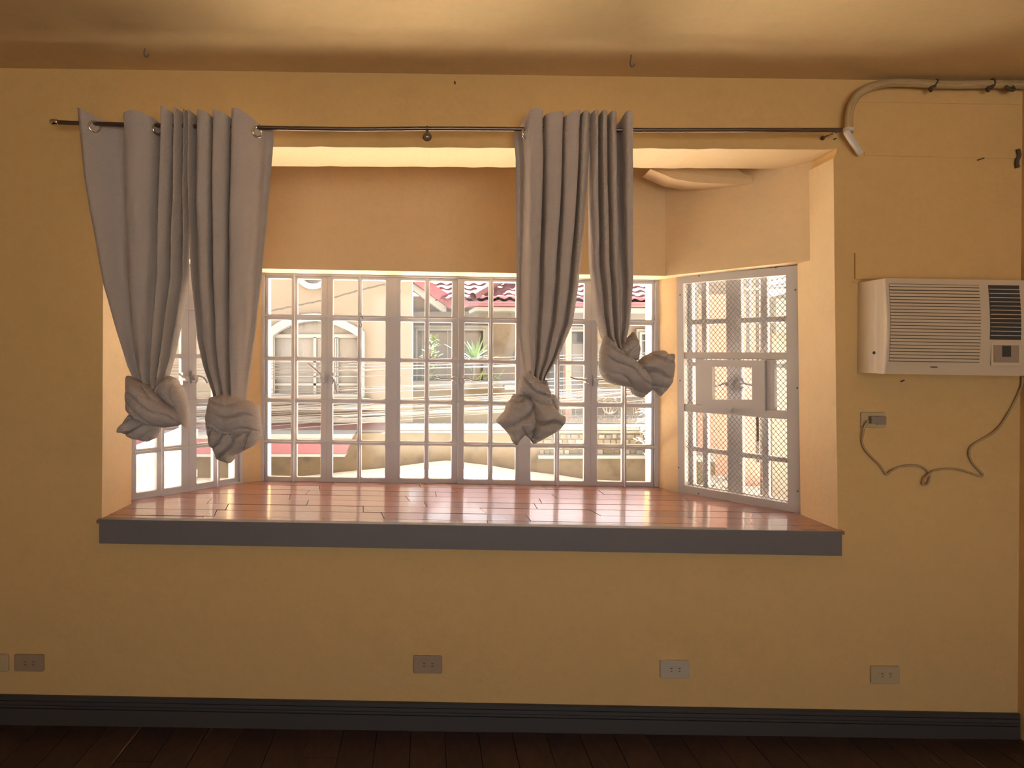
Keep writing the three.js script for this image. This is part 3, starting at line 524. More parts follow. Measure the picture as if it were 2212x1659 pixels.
// ---------- things on the wall ----------
M.conduit = std({ color: rgb(0.62, 0.45, 0.24), map: rep(grime, 3), roughness: 0.7, bumpMap: rep(plasterBump, 8), bumpScale: 0.004 });
M.pvc = std({ color: rgb(0.66, 0.58, 0.5), roughness: 0.45 });
M.acPlastic = std({ color: rgb(0.62, 0.49, 0.35), roughness: 0.38 });
M.acSide = M.acPlastic;
M.tapeDark = std({ color: rgb(0.09, 0.06, 0.04), roughness: 0.8 });
{
  const t = thing('cable_conduit', 'painted flexible cable conduit bending down from the ceiling to the end of the curtain rod', 'conduit');
  const K = 0.987;
  const path = [[2330, 187], [2212, 183], [2150, 182], [2080, 183], [2020, 182], [1960, 179], [1915, 180], [1878, 189], [1851, 206], [1837, 232], [1833, 258], [1833, 288]].map(([x, y]) => at(x, y, K));
  mesh('pipe', tube(path, 0.0165, 120, 14), M.conduit, t).userData.label = 'dusty painted pipe';
  mesh('sleeve', capped([at(1829, 286, K - 0.004), at(1842, 306, K - 0.002), at(1857, 330, 0.99)], 0.0125, 20, 14), M.pvc, t).userData.label = 'pale grey plastic sleeve';
  const c = at(1833, 281, K); mesh('collar', new THREE.CylinderGeometry(0.0195, 0.0195, 0.014, 20).rotateZ(-0.1).translate(c.x, c.y, c.z), M.pvc, t);
  for (const x of [2018, 2142]) { const p = at(x, 181, K); mesh('strap', [new THREE.TorusGeometry(0.0175, 0.0035, 8, 22).rotateY(Math.PI / 2).rotateZ(-0.5 * (x < 2100)).translate(p.x, p.y, p.z), tube([p.clone().add(V(-0.004, -0.012, 0.012)), at(x - 9, 191, K - 0.004), at(x - 7, 197, K)], 0.006, 10, 8)], M.tapeDark, t); }
  tag(mesh('cable_tie', [tube([at(2172, 186, K - 0.006), at(2180, 193, K - 0.006), at(2190, 194, K), at(2186, 186, K - 0.005)], 0.0065, 14, 8)], M.tapeDark), 'dark scrap of tape hanging under the ceiling conduit near the right edge', 'tape');
}
{ // ridges where pipes were plastered into the wall, and the patch over the air conditioner
  const r = (x0, y0, x1, y1, hgt, th) => { const f = [at(x0, y0 + hgt, 1), at(x1, y1 + hgt, 1), at(x1, y1, 1), at(x0, y0, 1)]; const b = f.map((p) => p.clone().setZ(-Z0 - 0.01)), e = [f[0], f[1], at(x1, y1 + 1, 1), at(x0, y0 + 1, 1)].map((p, i) => p.clone().add(V(0, 0, th))); return hexa(e, b); };
  struct('trim_5', [r(1846, 215, 2203, 220, 6, 0.003)], M.wall, 'plastered ridge in the wall below the conduit');
  struct('trim_6', [r(1866, 327, 2203, 334, 9, 0.003)], M.wall, 'plastered ridge in the wall level with the top of the bay opening');
  struct('trim_7', [r(1845, 546, 2200, 550, 57, 0.009)], M.wall, 'painted filler board over the air conditioner');
}
{ // air conditioner
  const t = thing('air_conditioner', 'cream window air conditioner with slatted front set in the wall at the right', 'air conditioner');
  // rounded casing in plan, seen from above
  const zf = -Z0 * 0.947, x0 = at(1852, 700, 1).x, x1 = x0 + 0.66, yB = at(1900, 806, 0.965).y, yT = at(1900, 605, 0.965).y, slope = -0.0078;
  const plan = [[x0, -Z0 - 0.02], [x0 + 0.0005, -Z0 + 0.04], [x0 + 0.002, -Z0 + 0.07], [x0 + 0.005, -Z0 + 0.095], [x0 + 0.009, -Z0 + 0.112]], right = plan.map(([x, z]) => [x0 + x1 - x, z]).reverse();
  const P2 = [...plan, ...right], loft = (pts, ya, yb, bulge = 0) => { const n = pts.length, out = [], rowsN = 10, g = []; for (let j = 0; j <= rowsN; j++) { const v = j / rowsN, y = lerp(ya, yb, v), bl = bulge * Math.sin(Math.PI * v); g.push(pts.map(([x, z, fr]) => V(x + (fr === 2 ? bl * 0.9 : 0), y + (x - x0) * slope, z + (fr ? bl : 0)))); } for (let j = 0; j < rowsN; j++) for (let i = 0; i < n; i++) { const m = (i + 1) % n; out.push([g[j][i], g[j][m], g[j + 1][m]], [g[j][i], g[j + 1][m], g[j + 1][i]]); } for (let i = 1; i + 1 < n; i++) out.push([g[rowsN][0], g[rowsN][i], g[rowsN][i + 1]], [g[0][0], g[0][i + 1], g[0][i]]); return tris(out); };
  mesh('casing', loft(P2, yB, yT), M.acSide, t).userData.label = 'rounded side casing';
  // front cover: thin rim band and the bulging face
  const fx0 = x0 + 0.009, fz = -Z0 + 0.112;
  mesh('front_cover', loft([[fx0 + 0.001, fz, 0], [fx0 + 0.002, zf - 0.012, 1], [fx0 + 0.005, zf - 0.002, 1], [fx0 + 0.009, zf, 1], [x1 - 0.05, zf, 1], [x1 - 0.028, fz, 0]], yB - 0.002, yT + 0.001, 0.014), M.acPlastic, t);
  const rim = loft([[fx0 - 0.0008, fz - 0.001, 0], [fx0 + 0.0005, zf - 0.0125, 1], [fx0 + 0.0035, zf - 0.001, 1], [fx0 + 0.0065, zf + 0.0006, 1], [fx0 + 0.006, zf - 0.012, 1], [fx0 + 0.004, fz, 0]], yB - 0.001, yT + 0.0005, 0.0141);
  mesh('front_rim', rim, M.acSide, t).userData.label = 'curved rim of the front cover';
  const face = plane(V(x0, yB, zf + 0.002), V(x1, yB + 0.66 * slope, zf + 0.002), V(x0, yT, zf + 0.002)), hh = face.h;
  const bul = (tt) => 0.014 * Math.sin(Math.PI * Math.max(0, Math.min(1, tt / hh)));
  const fpx = (x, y) => face.px(x, y, 0.008);
  const rowBox = (s0, t0, s1, t1, d0, d1, sl = 0) => { const tm = bul((t0 + t1) / 2); const q = (d, dt) => [face.P(s0, t0, d + tm + dt), face.P(s1, t0, d + tm + dt), face.P(s1, t1, d + tm - sl), face.P(s0, t1, d + tm - sl)]; return hexa(q(d1, 0), q(d0, 0)); };
  const gl = fpx(1922, 700)[0], gr = fpx(2116, 700)[0], gt = fpx(2020, 614)[1], gb = fpx(2020, 782)[1], NS = 24, ph = (gt - gb) / NS;
  mesh('grille_recess', loft2(face, gl, gb, gr, gt, bul), M.tapeDark, t);
  function loft2(P, s0, t0, s1, t1, b) { const out = []; for (let j = 0; j < 12; j++) { const a = lerp(t0, t1, j / 12), c = lerp(t0, t1, (j + 1) / 12); out.push(rowBox(s0, a, s1, c, -0.004, 0.0008)); } return merge(out); }
  for (let i = 0; i < NS; i++) { const a = gb + i * ph; mesh('louvre', rowBox(gl - 0.001, a + ph * 0.2, gr + 0.001, a + ph * 0.98, -0.002, 0.0042, 0.003), M.acPlastic, t); }
  const vl = fpx(2137, 700)[0], vr = fpx(2203, 700)[0], vt = fpx(2170, 616)[1], vb = fpx(2170, 734)[1], vp = (vt - vb) / 13;
  mesh('vent_recess', loft2(face, vl, vb, vr, vt, bul), M.dark, t);
  for (let i = 1; i < 13; i++) mesh('vane', rowBox(vl, vb + i * vp - 0.0012, vr, vb + i * vp + 0.0012, 0, 0.005), M.acPlastic, t);
  const cl = fpx(2140, 760)[0], c1 = fpx(2206, 760)[0], ct = fpx(2170, 741)[1], cb = fpx(2170, 790)[1];
  const panel = mesh('control_panel', [rowBox(cl, cb, c1, ct, -0.002, 0.0025)], M.acPlastic, t);
  mesh('display', rowBox(cl + 0.008, cb + 0.012, c1 - 0.012, ct - 0.008, 0, 0.0036), std({ color: rgb(0.33, 0.24, 0.19), roughness: 0.3 }), panel);
  mesh('receiver_eye', rowBox(fpx(2163, 760)[0], cb + 0.034, fpx(2181, 760)[0], ct - 0.011, 0.002, 0.0046), M.dark, panel);
  const bx = fpx(2019, 793);
  const badge = new THREE.CylinderGeometry(0.0145, 0.0145, 0.004, 28).rotateX(Math.PI / 2).scale(1, 0.16, 1).translate(bx[0], bx[1], bul(bx[1]) + 0.001).applyMatrix4(face.m);
  mesh('badge', badge, M.tapeDark, t).userData.label = 'small dark name badge';
  const hole = at(1897, 762, 0.962); mesh('screw_hole', new THREE.SphereGeometry(0.0062, 14, 8).translate(x0 + 0.006, hole.y, -Z0 + 0.098), M.dark, t);
  mesh('side_grip', boxUV(new THREE.BoxGeometry(0.004, 0.03, 0.014).translate(x0 + 0.0045, at(1862, 662, 0.97).y, -Z0 + 0.07)), M.acPlastic, t);
  const sp = at(1851, 610, 0.99); tag(mesh('wall_screw', new THREE.SphereGeometry(0.0062, 14, 10).scale(1, 0.6, 1).translate(sp.x, sp.y, sp.z), M.chrome), 'shiny screw head in the wall at the top left corner of the air conditioner', 'screw');
}
// socket outlets
M.plateTan = std({ color: rgb(0.36, 0.24, 0.15), roughness: 0.45 }); M.platePale = std({ color: rgb(0.5, 0.41, 0.31), roughness: 0.45 }); M.plateOld = std({ color: rgb(0.5, 0.37, 0.2), roughness: 0.6 });
function outlet(x, y, wp, hgt, m, label, two = true) {
  const t = thing('wall_outlet', label, 'outlet');
  const P = plane(at(x, y + hgt, 1), at(x + wp, y + hgt + wp * 0.0165, 1), at(x, y, 1));
  const sh = roundRect(new THREE.Shape(), 0.002, 0.002, P.w - 0.002, P.h - 0.002, 0.005);
  mesh('plate', new THREE.ExtrudeGeometry(sh, { depth: 0.006, bevelEnabled: true, bevelSize: 0.0025, bevelThickness: 0.003, bevelSegments: 3 }).applyMatrix4(P.m), m, t);
  for (const f of two ? [0.36, 0.64] : [0.5]) {
    const sk = mesh('socket', P.box(P.w * f - 0.0135, P.h * 0.5 - 0.0125, P.w * f + 0.0135, P.h * 0.5 + 0.0125, 0.006, 0.0105), m, t);
    for (const [dy, l] of [[-0.0055, 0.0038], [0.0055, 0.0046]]) mesh('slot', P.box(P.w * f - l + 0.002, P.h * 0.5 + dy - 0.0014, P.w * f + l + 0.002, P.h * 0.5 + dy + 0.0014, 0.0095, 0.0109), M.dark, sk);
  }
  return [t, P];
}
outlet(-46, 1411, 66, 37, M.plateOld, 'outlet cut by the left edge of the picture');
outlet(33, 1412, 63, 36, M.plateTan, 'second outlet from the left, tan, close to the left edge');
outlet(893, 1415, 62, 37, M.plateTan, 'brown outlet low on the wall below the middle of the bay');
outlet(1425, 1425, 62, 38, M.platePale, 'pale outlet low on the wall below the right end of the bay');
outlet(1879, 1437, 62, 38, M.plateOld, 'yellowed outlet low on the wall under the air conditioner cord');
{
  const [t, P] = outlet(1858, 890, 52, 33, M.plateOld, 'outlet with a plug in it below the air conditioner', false);
  const c = thing('power_cord', 'cream power cord looping from the air conditioner to its wall outlet', 'power cord');
  M.cord = std({ color: rgb(0.42, 0.29, 0.15), roughness: 0.55 });
  mesh('plug', [P.box(P.w * 0.28, P.h * 0.28, P.w * 0.62, P.h * 0.75, 0.0095, 0.03), P.box(P.w * 0.6, P.h * 0.22, P.w * 0.97, P.h * 0.76, 0.008, 0.018)], std({ color: rgb(0.27, 0.2, 0.15), roughness: 0.5 }), c).userData.label = 'brown grey plug';
  const pts = [[1870, 908], [1864, 920], [1861, 935], [1862, 955], [1869, 972], [1885, 990], [1901, 1005], [1910, 1018], [1914, 1025], [1924, 1018], [1940, 1010], [1958, 1006], [1976, 1005], [1992, 1009], [2003, 1017], [2008, 1026], [2006, 1038], [1999, 1047], [1992, 1046], [1992, 1036], [2001, 1026], [2014, 1019], [2034, 1014], [2054, 1013], [2076, 1016], [2100, 1023], [2121, 1029], [2122, 1025], [2112, 1013], [2100, 998], [2093, 983], [2094, 970], [2104, 960], [2126, 947], [2148, 932], [2166, 912], [2184, 884], [2200, 850], [2207, 828], [2207, 814]];
  const ptz = pts.map(([x, y], i) => { const p = at(x, y, 0.997); p.z = -Z0 + (i === 0 ? 0.026 : i < 3 ? 0.02 : i > 38 ? 0.012 : 0.0085) + 0.003 * Math.sin(i * 1.7) * (i > 3) + (i > 16 && i < 21 ? 0.006 : 0); return p; });
  mesh('cable', tube(ptz, 0.0042, 260, 8), M.cord, c);
}
// small things: ceiling hooks, nails
function ceilingHook(x, y, label) {
  const k = 0.985 - (y - 120 > 10 ? -0.02 : 0), p = at(x, y - 12, 0.93), t = [p.clone().setY(p.y + 0.03), p, at(x - 2, y - 2, 0.93), at(x + 1, y + 6, 0.93), at(x + 6, y + 5, 0.93), at(x + 8, y, 0.93)];
  tag(mesh('ceiling_hook', tube(t, 0.0026, 30, 7), M.wire), label, 'hook');
}
ceilingHook(313, 117, 'small wire hook in the ceiling above the leftmost curtain');
ceilingHook(1363, 138, 'small wire hook in the ceiling above the rightmost curtain');
function nail(x, y, len, ang, label) { const p = at(x, y, 1), a = p.clone().setZ(-Z0 - 0.005), b = p.clone().add(V(Math.cos(ang) * len, Math.sin(ang) * len, 0.012)); tag(mesh('nail', capped([a, p.clone().add(V(0, 0, 0.004)), b], 0.0026, 10, 8), M.tapeDark), label, 'nail'); }
nail(2112, 346, 0.016, 0.3, 'bent nail in the wall high above the air conditioner');
nail(1801, 301, 0.003, 0, 'nail stub in the wall just under the right end of the curtain rod');
nail(983, 181, 0.004, 1.9, 'tiny nail in the wall between the rod and the ceiling');
nail(1946, 824, 0.006, 0.8, 'tiny nail in the wall just under the air conditioner');
{ const t = [[2199, 322], [2202, 335], [2197, 350], [2199, 362]].map(([x, y]) => at(x, y, 0.996)); tag(mesh('wall_hook', tube(t, 0.007, 20, 8), M.tapeDark), 'dark hook on the wall at the right edge of the picture', 'hook'); }

// ---------- outside: the street and the houses across it ----------
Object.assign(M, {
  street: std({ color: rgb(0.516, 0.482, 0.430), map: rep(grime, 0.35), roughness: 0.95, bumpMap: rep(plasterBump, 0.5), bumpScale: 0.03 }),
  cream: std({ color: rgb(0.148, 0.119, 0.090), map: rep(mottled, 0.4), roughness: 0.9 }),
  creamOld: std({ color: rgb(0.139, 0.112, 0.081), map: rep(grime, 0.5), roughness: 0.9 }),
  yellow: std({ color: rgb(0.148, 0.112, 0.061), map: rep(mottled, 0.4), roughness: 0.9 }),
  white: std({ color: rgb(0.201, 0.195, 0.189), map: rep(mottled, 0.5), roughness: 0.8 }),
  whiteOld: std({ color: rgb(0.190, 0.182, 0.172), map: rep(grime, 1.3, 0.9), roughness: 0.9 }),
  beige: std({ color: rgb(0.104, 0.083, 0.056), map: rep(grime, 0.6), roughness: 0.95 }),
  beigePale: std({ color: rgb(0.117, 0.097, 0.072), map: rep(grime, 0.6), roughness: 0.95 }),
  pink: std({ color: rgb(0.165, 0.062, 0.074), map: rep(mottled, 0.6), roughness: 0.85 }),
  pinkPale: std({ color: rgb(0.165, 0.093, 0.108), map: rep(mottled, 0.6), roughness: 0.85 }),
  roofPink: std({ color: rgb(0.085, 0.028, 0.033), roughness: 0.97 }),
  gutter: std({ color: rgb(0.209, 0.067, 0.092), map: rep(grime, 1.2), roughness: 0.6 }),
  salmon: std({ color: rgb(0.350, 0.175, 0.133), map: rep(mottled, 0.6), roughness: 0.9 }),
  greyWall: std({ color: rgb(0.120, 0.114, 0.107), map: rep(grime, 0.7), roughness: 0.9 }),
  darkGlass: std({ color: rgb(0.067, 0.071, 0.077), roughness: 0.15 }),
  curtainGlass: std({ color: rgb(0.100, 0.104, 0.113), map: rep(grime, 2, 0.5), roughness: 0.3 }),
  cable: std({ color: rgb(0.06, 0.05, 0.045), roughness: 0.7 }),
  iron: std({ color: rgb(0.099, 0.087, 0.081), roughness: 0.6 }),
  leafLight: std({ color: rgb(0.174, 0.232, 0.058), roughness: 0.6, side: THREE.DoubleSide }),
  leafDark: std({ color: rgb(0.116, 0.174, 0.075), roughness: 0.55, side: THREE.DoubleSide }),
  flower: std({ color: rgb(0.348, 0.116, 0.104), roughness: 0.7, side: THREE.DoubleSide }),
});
const GY = EYE - 1.73;
struct('ground', box(-30, GY - 0.3, -48, 30, GY, -4.05), M.street, 'sunlit concrete street outside');
{ // the drive rises to the foot of the wall across the street
  const tops = [[430, 1046], [560, 1038], [640, 1030], [693, 1024], [771, 1016], [831, 1011], [865, 1006], [899, 1002], [925, 998], [976, 994], [1003, 999], [1056, 1005], [1114, 1015], [1208, 1026], [1263, 1035], [1430, 1043], [1520, 1046]];
  const out = [], rows = 8, grid = [];
  for (let i = 0; i < 46; i++) { const x = lerp(430, 1520, i / 45), y = seg(tops.map(([a, b]) => [b, a]), x), col = []; for (let j = 0; j <= rows; j++) { const v = j / rows, t = at(x, y, 3.58), p = t.clone(); p.z = lerp(t.z, -Z0 * 2.75, v); p.x = lerp(t.x, t.x * 0.9, v); p.y = lerp(Math.max(t.y, GY + 0.02), GY - 0.02, v * v * (3 - 2 * v)) + (j && j < rows ? 0.012 * nz(p.x * 4, p.z * 4) : 0); col.push(p); } grid.push(col); }
  for (let i = 0; i < 45; i++) for (let j = 0; j < rows; j++) { const a = grid[i][j], b = grid[i + 1][j], c = grid[i + 1][j + 1], d = grid[i][j + 1]; out.push([a, d, c], [a, c, b]); }
  for (let i = 0; i < 45; i++) { const a = grid[i][0], b = grid[i + 1][0], lo = (p) => p.clone().setY(GY - 0.1); out.push([a, b, lo(b)], [a, lo(b), lo(a)]); }
  struct('ground_ramp', tris(out), M.street, 'sunlit concrete drive rising to the wall across the street');
}
// kerb wall with coping, canopy and stone facing
{
  const t = thing('boundary_wall', 'beige plastered wall with white copings along the far side of the street', 'wall');
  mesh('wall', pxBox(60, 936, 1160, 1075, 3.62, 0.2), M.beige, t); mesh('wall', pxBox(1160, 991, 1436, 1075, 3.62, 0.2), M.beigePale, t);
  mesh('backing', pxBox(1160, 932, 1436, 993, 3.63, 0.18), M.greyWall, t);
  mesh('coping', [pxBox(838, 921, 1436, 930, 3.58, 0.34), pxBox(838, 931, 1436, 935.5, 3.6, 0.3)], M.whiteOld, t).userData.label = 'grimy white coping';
  mesh('ledge', pxBox(1163, 984, 1436, 991, 3.57, 0.24), M.white, t);
  // stone facing: each stone proud of the mortar by its own amount
  for (let r = 0, y = 936.5; r < 4; r++) {
    const hgt = [11, 13, 10, 12][r];
    for (let x = 1162 - rr(0, 8); x < 1425;) {
      const w = rr(9, 23), g = 1.1, d = rr(0.012, 0.04), sx = () => rr(-1.2, 1.2);
      if (x > 1158) { const f = [[x + g + sx(), y + hgt - g + sx() * 0.5], [x + w - g + sx(), y + hgt - g + sx() * 0.5], [x + w - g + sx(), y + g + sx() * 0.5], [x + g + sx(), y + g + sx() * 0.5]].map(([a, b]) => at(a, b, 3.63)), c = f.reduce((s, p) => s.add(p), V(0, 0, 0)).multiplyScalar(0.25);
        const fr = f.map((p) => p.clone().lerp(c, 0.12).add(V(0, 0, d))); mesh('stone', merge([hexa(fr, f)]), [M.beigePale, M.creamOld, M.greyWall, M.beige, M.whiteOld][Math.floor(rnd() * 5)], t); }
      x += w;
    }
    y += hgt;
  }
}
{
  const t = thing('canopy', 'pink canopy with white edges over a gate across the street', 'canopy');
  mesh('top_band', pxPoly([[60, 938], [763, 938], [759, 949], [60, 949]], 3.5, 0.5), M.white, t);
  mesh('fascia', pxPoly([[60, 949], [759, 949], [757, 955], [747, 981], [60, 981]], 3.49, 0.45), M.pink, t).userData.label = 'pink painted band';
  mesh('edge', pxPoly([[60, 981], [747, 981], [744.5, 987], [60, 987]], 3.485, 0.47), M.white, t);
}
// house with the arched window
{
  const t = thing('house', 'cream house with arched and round windows and a pink tiled roof across the street', 'house');
  const arch = [[586, 855], [586, 723], [605, 709], [630, 697], [655, 691], [680, 689], [705, 692], [730, 700], [755, 712], [777, 724], [777, 855]];
  const archOut = [[577, 860], [577, 714], [600, 698], [627, 686], [655, 680], [680, 678], [706, 681], [733, 689], [760, 702], [786, 717], [786, 860]];
  const circ = (r, n = 36) => Array.from({ length: n }, (_, i) => [676 + r * Math.cos(i / n * 2 * Math.PI), 586 + r * Math.sin(i / n * 2 * Math.PI)]);
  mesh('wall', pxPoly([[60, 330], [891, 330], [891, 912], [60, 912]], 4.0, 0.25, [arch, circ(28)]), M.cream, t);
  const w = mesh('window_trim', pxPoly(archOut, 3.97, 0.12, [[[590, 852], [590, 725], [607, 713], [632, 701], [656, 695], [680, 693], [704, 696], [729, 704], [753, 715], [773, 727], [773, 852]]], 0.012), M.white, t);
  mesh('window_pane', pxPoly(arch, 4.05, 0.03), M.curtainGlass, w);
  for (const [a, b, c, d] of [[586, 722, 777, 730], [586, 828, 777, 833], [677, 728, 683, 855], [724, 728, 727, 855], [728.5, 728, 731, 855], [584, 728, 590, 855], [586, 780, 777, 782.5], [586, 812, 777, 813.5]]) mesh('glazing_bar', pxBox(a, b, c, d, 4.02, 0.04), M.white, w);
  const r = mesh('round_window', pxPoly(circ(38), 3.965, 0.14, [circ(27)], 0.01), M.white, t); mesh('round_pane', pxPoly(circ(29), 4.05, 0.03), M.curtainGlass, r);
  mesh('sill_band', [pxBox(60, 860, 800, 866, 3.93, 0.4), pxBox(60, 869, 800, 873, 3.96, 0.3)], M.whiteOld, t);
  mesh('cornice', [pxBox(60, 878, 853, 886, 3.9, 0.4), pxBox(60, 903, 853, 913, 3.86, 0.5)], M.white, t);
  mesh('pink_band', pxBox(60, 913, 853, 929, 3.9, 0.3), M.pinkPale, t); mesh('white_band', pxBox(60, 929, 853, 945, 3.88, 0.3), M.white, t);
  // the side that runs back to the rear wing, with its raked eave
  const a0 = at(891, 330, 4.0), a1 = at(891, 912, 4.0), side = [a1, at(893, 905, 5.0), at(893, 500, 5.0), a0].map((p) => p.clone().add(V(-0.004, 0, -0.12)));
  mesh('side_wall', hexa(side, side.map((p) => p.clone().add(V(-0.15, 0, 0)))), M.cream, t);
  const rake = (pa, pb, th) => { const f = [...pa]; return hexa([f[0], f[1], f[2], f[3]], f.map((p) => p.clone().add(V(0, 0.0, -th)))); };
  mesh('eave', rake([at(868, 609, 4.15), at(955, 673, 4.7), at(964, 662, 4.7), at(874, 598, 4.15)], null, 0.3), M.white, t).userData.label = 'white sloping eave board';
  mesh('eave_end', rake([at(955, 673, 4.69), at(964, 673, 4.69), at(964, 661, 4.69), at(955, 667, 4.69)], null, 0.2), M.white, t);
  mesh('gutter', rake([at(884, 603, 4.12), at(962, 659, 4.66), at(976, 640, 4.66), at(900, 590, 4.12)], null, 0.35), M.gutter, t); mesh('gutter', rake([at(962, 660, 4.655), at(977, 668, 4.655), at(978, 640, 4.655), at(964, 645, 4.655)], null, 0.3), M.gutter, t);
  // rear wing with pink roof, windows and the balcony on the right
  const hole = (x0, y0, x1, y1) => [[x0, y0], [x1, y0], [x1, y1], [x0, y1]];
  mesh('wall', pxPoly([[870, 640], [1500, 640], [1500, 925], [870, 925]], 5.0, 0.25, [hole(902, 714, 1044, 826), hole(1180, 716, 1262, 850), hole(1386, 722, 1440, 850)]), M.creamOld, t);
  const win = (x0, y0, x1, y1, bars) => {
    const o = 10, w = mesh('window_trim', [pxPoly(hole(x0 - o, y0 - o, x1 + o, y1), 4.96, 0.1, [hole(x0, y0, x1, y1 - 2)], 0.012), pxPoly(hole(x0 - o * 0.4, y0 - o * 0.4, x1 + o * 0.4, y1), 4.94, 0.08, [hole(x0, y0, x1, y1 - 2)], 0.006)], M.whiteOld, t);
    mesh('window_pane', pxPoly(hole(x0, y0, x1, y1), 5.06, 0.03), M.darkGlass, w);
    for (const [a, b, c, d] of bars) mesh('glazing_bar', pxBox(a, b, c, d, 5.03, 0.04), M.whiteOld, w);
  };
  win(902, 714, 1044, 828, [[911, 714, 914, 826], [965, 714, 968, 826], [998, 714, 1001, 826]]);
  win(1180, 716, 1262, 850, [[1230, 716, 1233, 850], [1180, 738, 1262, 741]]);
  win(1386, 722, 1440, 850, [[1396, 722, 1398, 850], [1402, 722, 1404, 850], [1386, 735, 1440, 737]]);
  mesh('wall_band', pxBox(893, 673, 1500, 690, 4.93, 0.3), M.greyWall, t);
  mesh('eave_board', pxPoly([[1012, 672], [1026, 663], [1500, 667], [1500, 675], [1027, 671], [1014, 677]], 4.62, 0.4), M.white, t);
  mesh('gutter', [pxPoly([[1003, 653], [1012, 639], [1500, 643], [1500, 662], [1012, 660], [1004, 664]], 4.55, 0.35), pxPoly([[1010, 651], [1500, 653], [1500, 656], [1010, 654]], 4.52, 0.1)], M.gutter, t);
  // pressed roof courses: every course a wavy sheet stepping over the one below
  const eaveP = at(0, 640, 4.55), dirUp = V(0, 0.55, -1).normalize();
  for (let c = 0; c < 5; c++) {
    const out = [], n = 200, xa = at(905, 640, 4.55).x, xb = at(1500, 640, 4.55).x, L = 0.3;
    const prof = (x) => 0.02 * Math.sin(x * 2 * Math.PI / 0.21);
    for (let i = 0; i < n; i++) {
      const p = (f, up, lift) => { const x = lerp(xa, xb, f); const y0 = eaveP.y - (x - 0) * 0.006; return V(x, y0, eaveP.z).addScaledVector(dirUp, c * 0.22 + up).add(V(0, lift + prof(x) * (up > 0 ? 0.25 : 1), 0)); };
      const f0 = i / n, f1 = (i + 1) / n, A = p(f0, 0, 0.05), B = p(f1, 0, 0.05), C = p(f1, L, 0.01), D = p(f0, L, 0.01), A2 = A.clone().add(V(0, -0.055, 0)), B2 = B.clone().add(V(0, -0.055, 0));
      out.push([A, B, C], [A, C, D], [A2, B2, B], [A2, B, A]);
    }
    mesh('roof_course', tris(out), M.roofPink, t);
  }
  const h0 = at(1022, 640, 4.5), h1 = at(1118, 590, 4.85);
  mesh('hip_cap', tube([h0, h0.clone().lerp(h1, 0.5).add(V(0, 0.02, 0)), h1], 0.075, 20, 10), M.roofPink, t);
  mesh('ledge', [pxBox(838, 823, 1128, 838, 4.7, 0.6), pxBox(838, 838, 1128, 841, 4.74, 0.5)], M.white, t);
  mesh('lower_wall', pxBox(838, 841, 1180, 926, 4.78, 0.3), M.yellow, t);
  mesh('lower_band', pxBox(838, 914, 1180, 924, 4.7, 0.2), M.whiteOld, t);
  mesh('flower_box', pxBox(1090, 832, 1152, 842, 4.6, 0.4), M.white, t);
  // balcony on the right
  mesh('balcony_column', pxBox(1222, 690, 1235, 912, 4.6, 0.25), M.salmon, t).userData.label = 'reddish column';
  mesh('balcony_door', pxBox(1236, 742, 1300, 912, 4.95, 0.1), M.greyWall, t);
  mesh('balcony_floor', pxBox(1180, 904, 1500, 914, 4.5, 1.2), M.whiteOld, t);
  const rail = mesh('railing', [pxBox(1180, 841, 1500, 843, 4.4, 0.03), pxBox(1180, 909, 1500, 911, 4.4, 0.03), pxBox(1180, 897, 1500, 898.5, 4.4, 0.02)], M.iron, t);
  for (let x = 1190, i = 0; x < 1430; x += 15.5, i++) {
    const sgn = i % 2 ? 1 : -1, sp = []; for (let a = 0; a < 16; a++) { const th = a * 0.5, rr0 = 0.7 + a * 0.36; sp.push(at(x + sgn * rr0 * Math.cos(th), 903 - rr0 * Math.sin(th), 4.4)); } sp.push(at(x - sgn * 9, 909, 4.4));
    mesh('scroll', tube(sp, 0.0085, 40, 6), M.iron, rail);
    mesh('baluster', tube([at(x + 7, 843, 4.4), at(x + 7, 897, 4.4)], 0.008, 2, 6), M.iron, rail);
    if (i % 2) { const q = []; for (let a = 0; a < 12; a++) { const th = a * 0.45 - 1.2, r0 = 12 - a * 0.7; q.push(at(x + r0 * Math.cos(th), 868 - r0 * Math.sin(th), 4.4)); } mesh('scroll', tube(q, 0.0085, 30, 6), M.iron, rail); }
  }
}
{
  const t = thing('wall_lantern', 'carriage lantern on the cream house wall beside the curtain edge', 'lantern'), p = at(1113, 770, 4.86), q = 0.0088;
  const L = (pr, y) => new THREE.LatheGeometry(pr.map(([r, h]) => new THREE.Vector2(Math.max(1e-4, r * q), h * q)), 8).translate(p.x, p.y + y * q, p.z);
  mesh('cap', L([[0, 22], [1, 20], [1.2, 17], [2.2, 15], [4.5, 9], [6, 8]], 0), M.iron, t); mesh('shade', L([[4.6, 8], [5.6, 4], [4.2, -8], [3, -10], [0, -10]], 0), M.darkGlass, t); mesh('base', L([[3, -10], [3.6, -12], [2, -16], [4, -18], [3.4, -24], [1, -29], [0, -31]], 0), M.iron, t);
  mesh('arm', tube([V(p.x, p.y - 14 * q, p.z), V(p.x, p.y - 20 * q, p.z - 0.12), V(p.x, p.y - 14 * q, p.z - 0.42)], 0.012, 12, 6), M.iron, t);
}
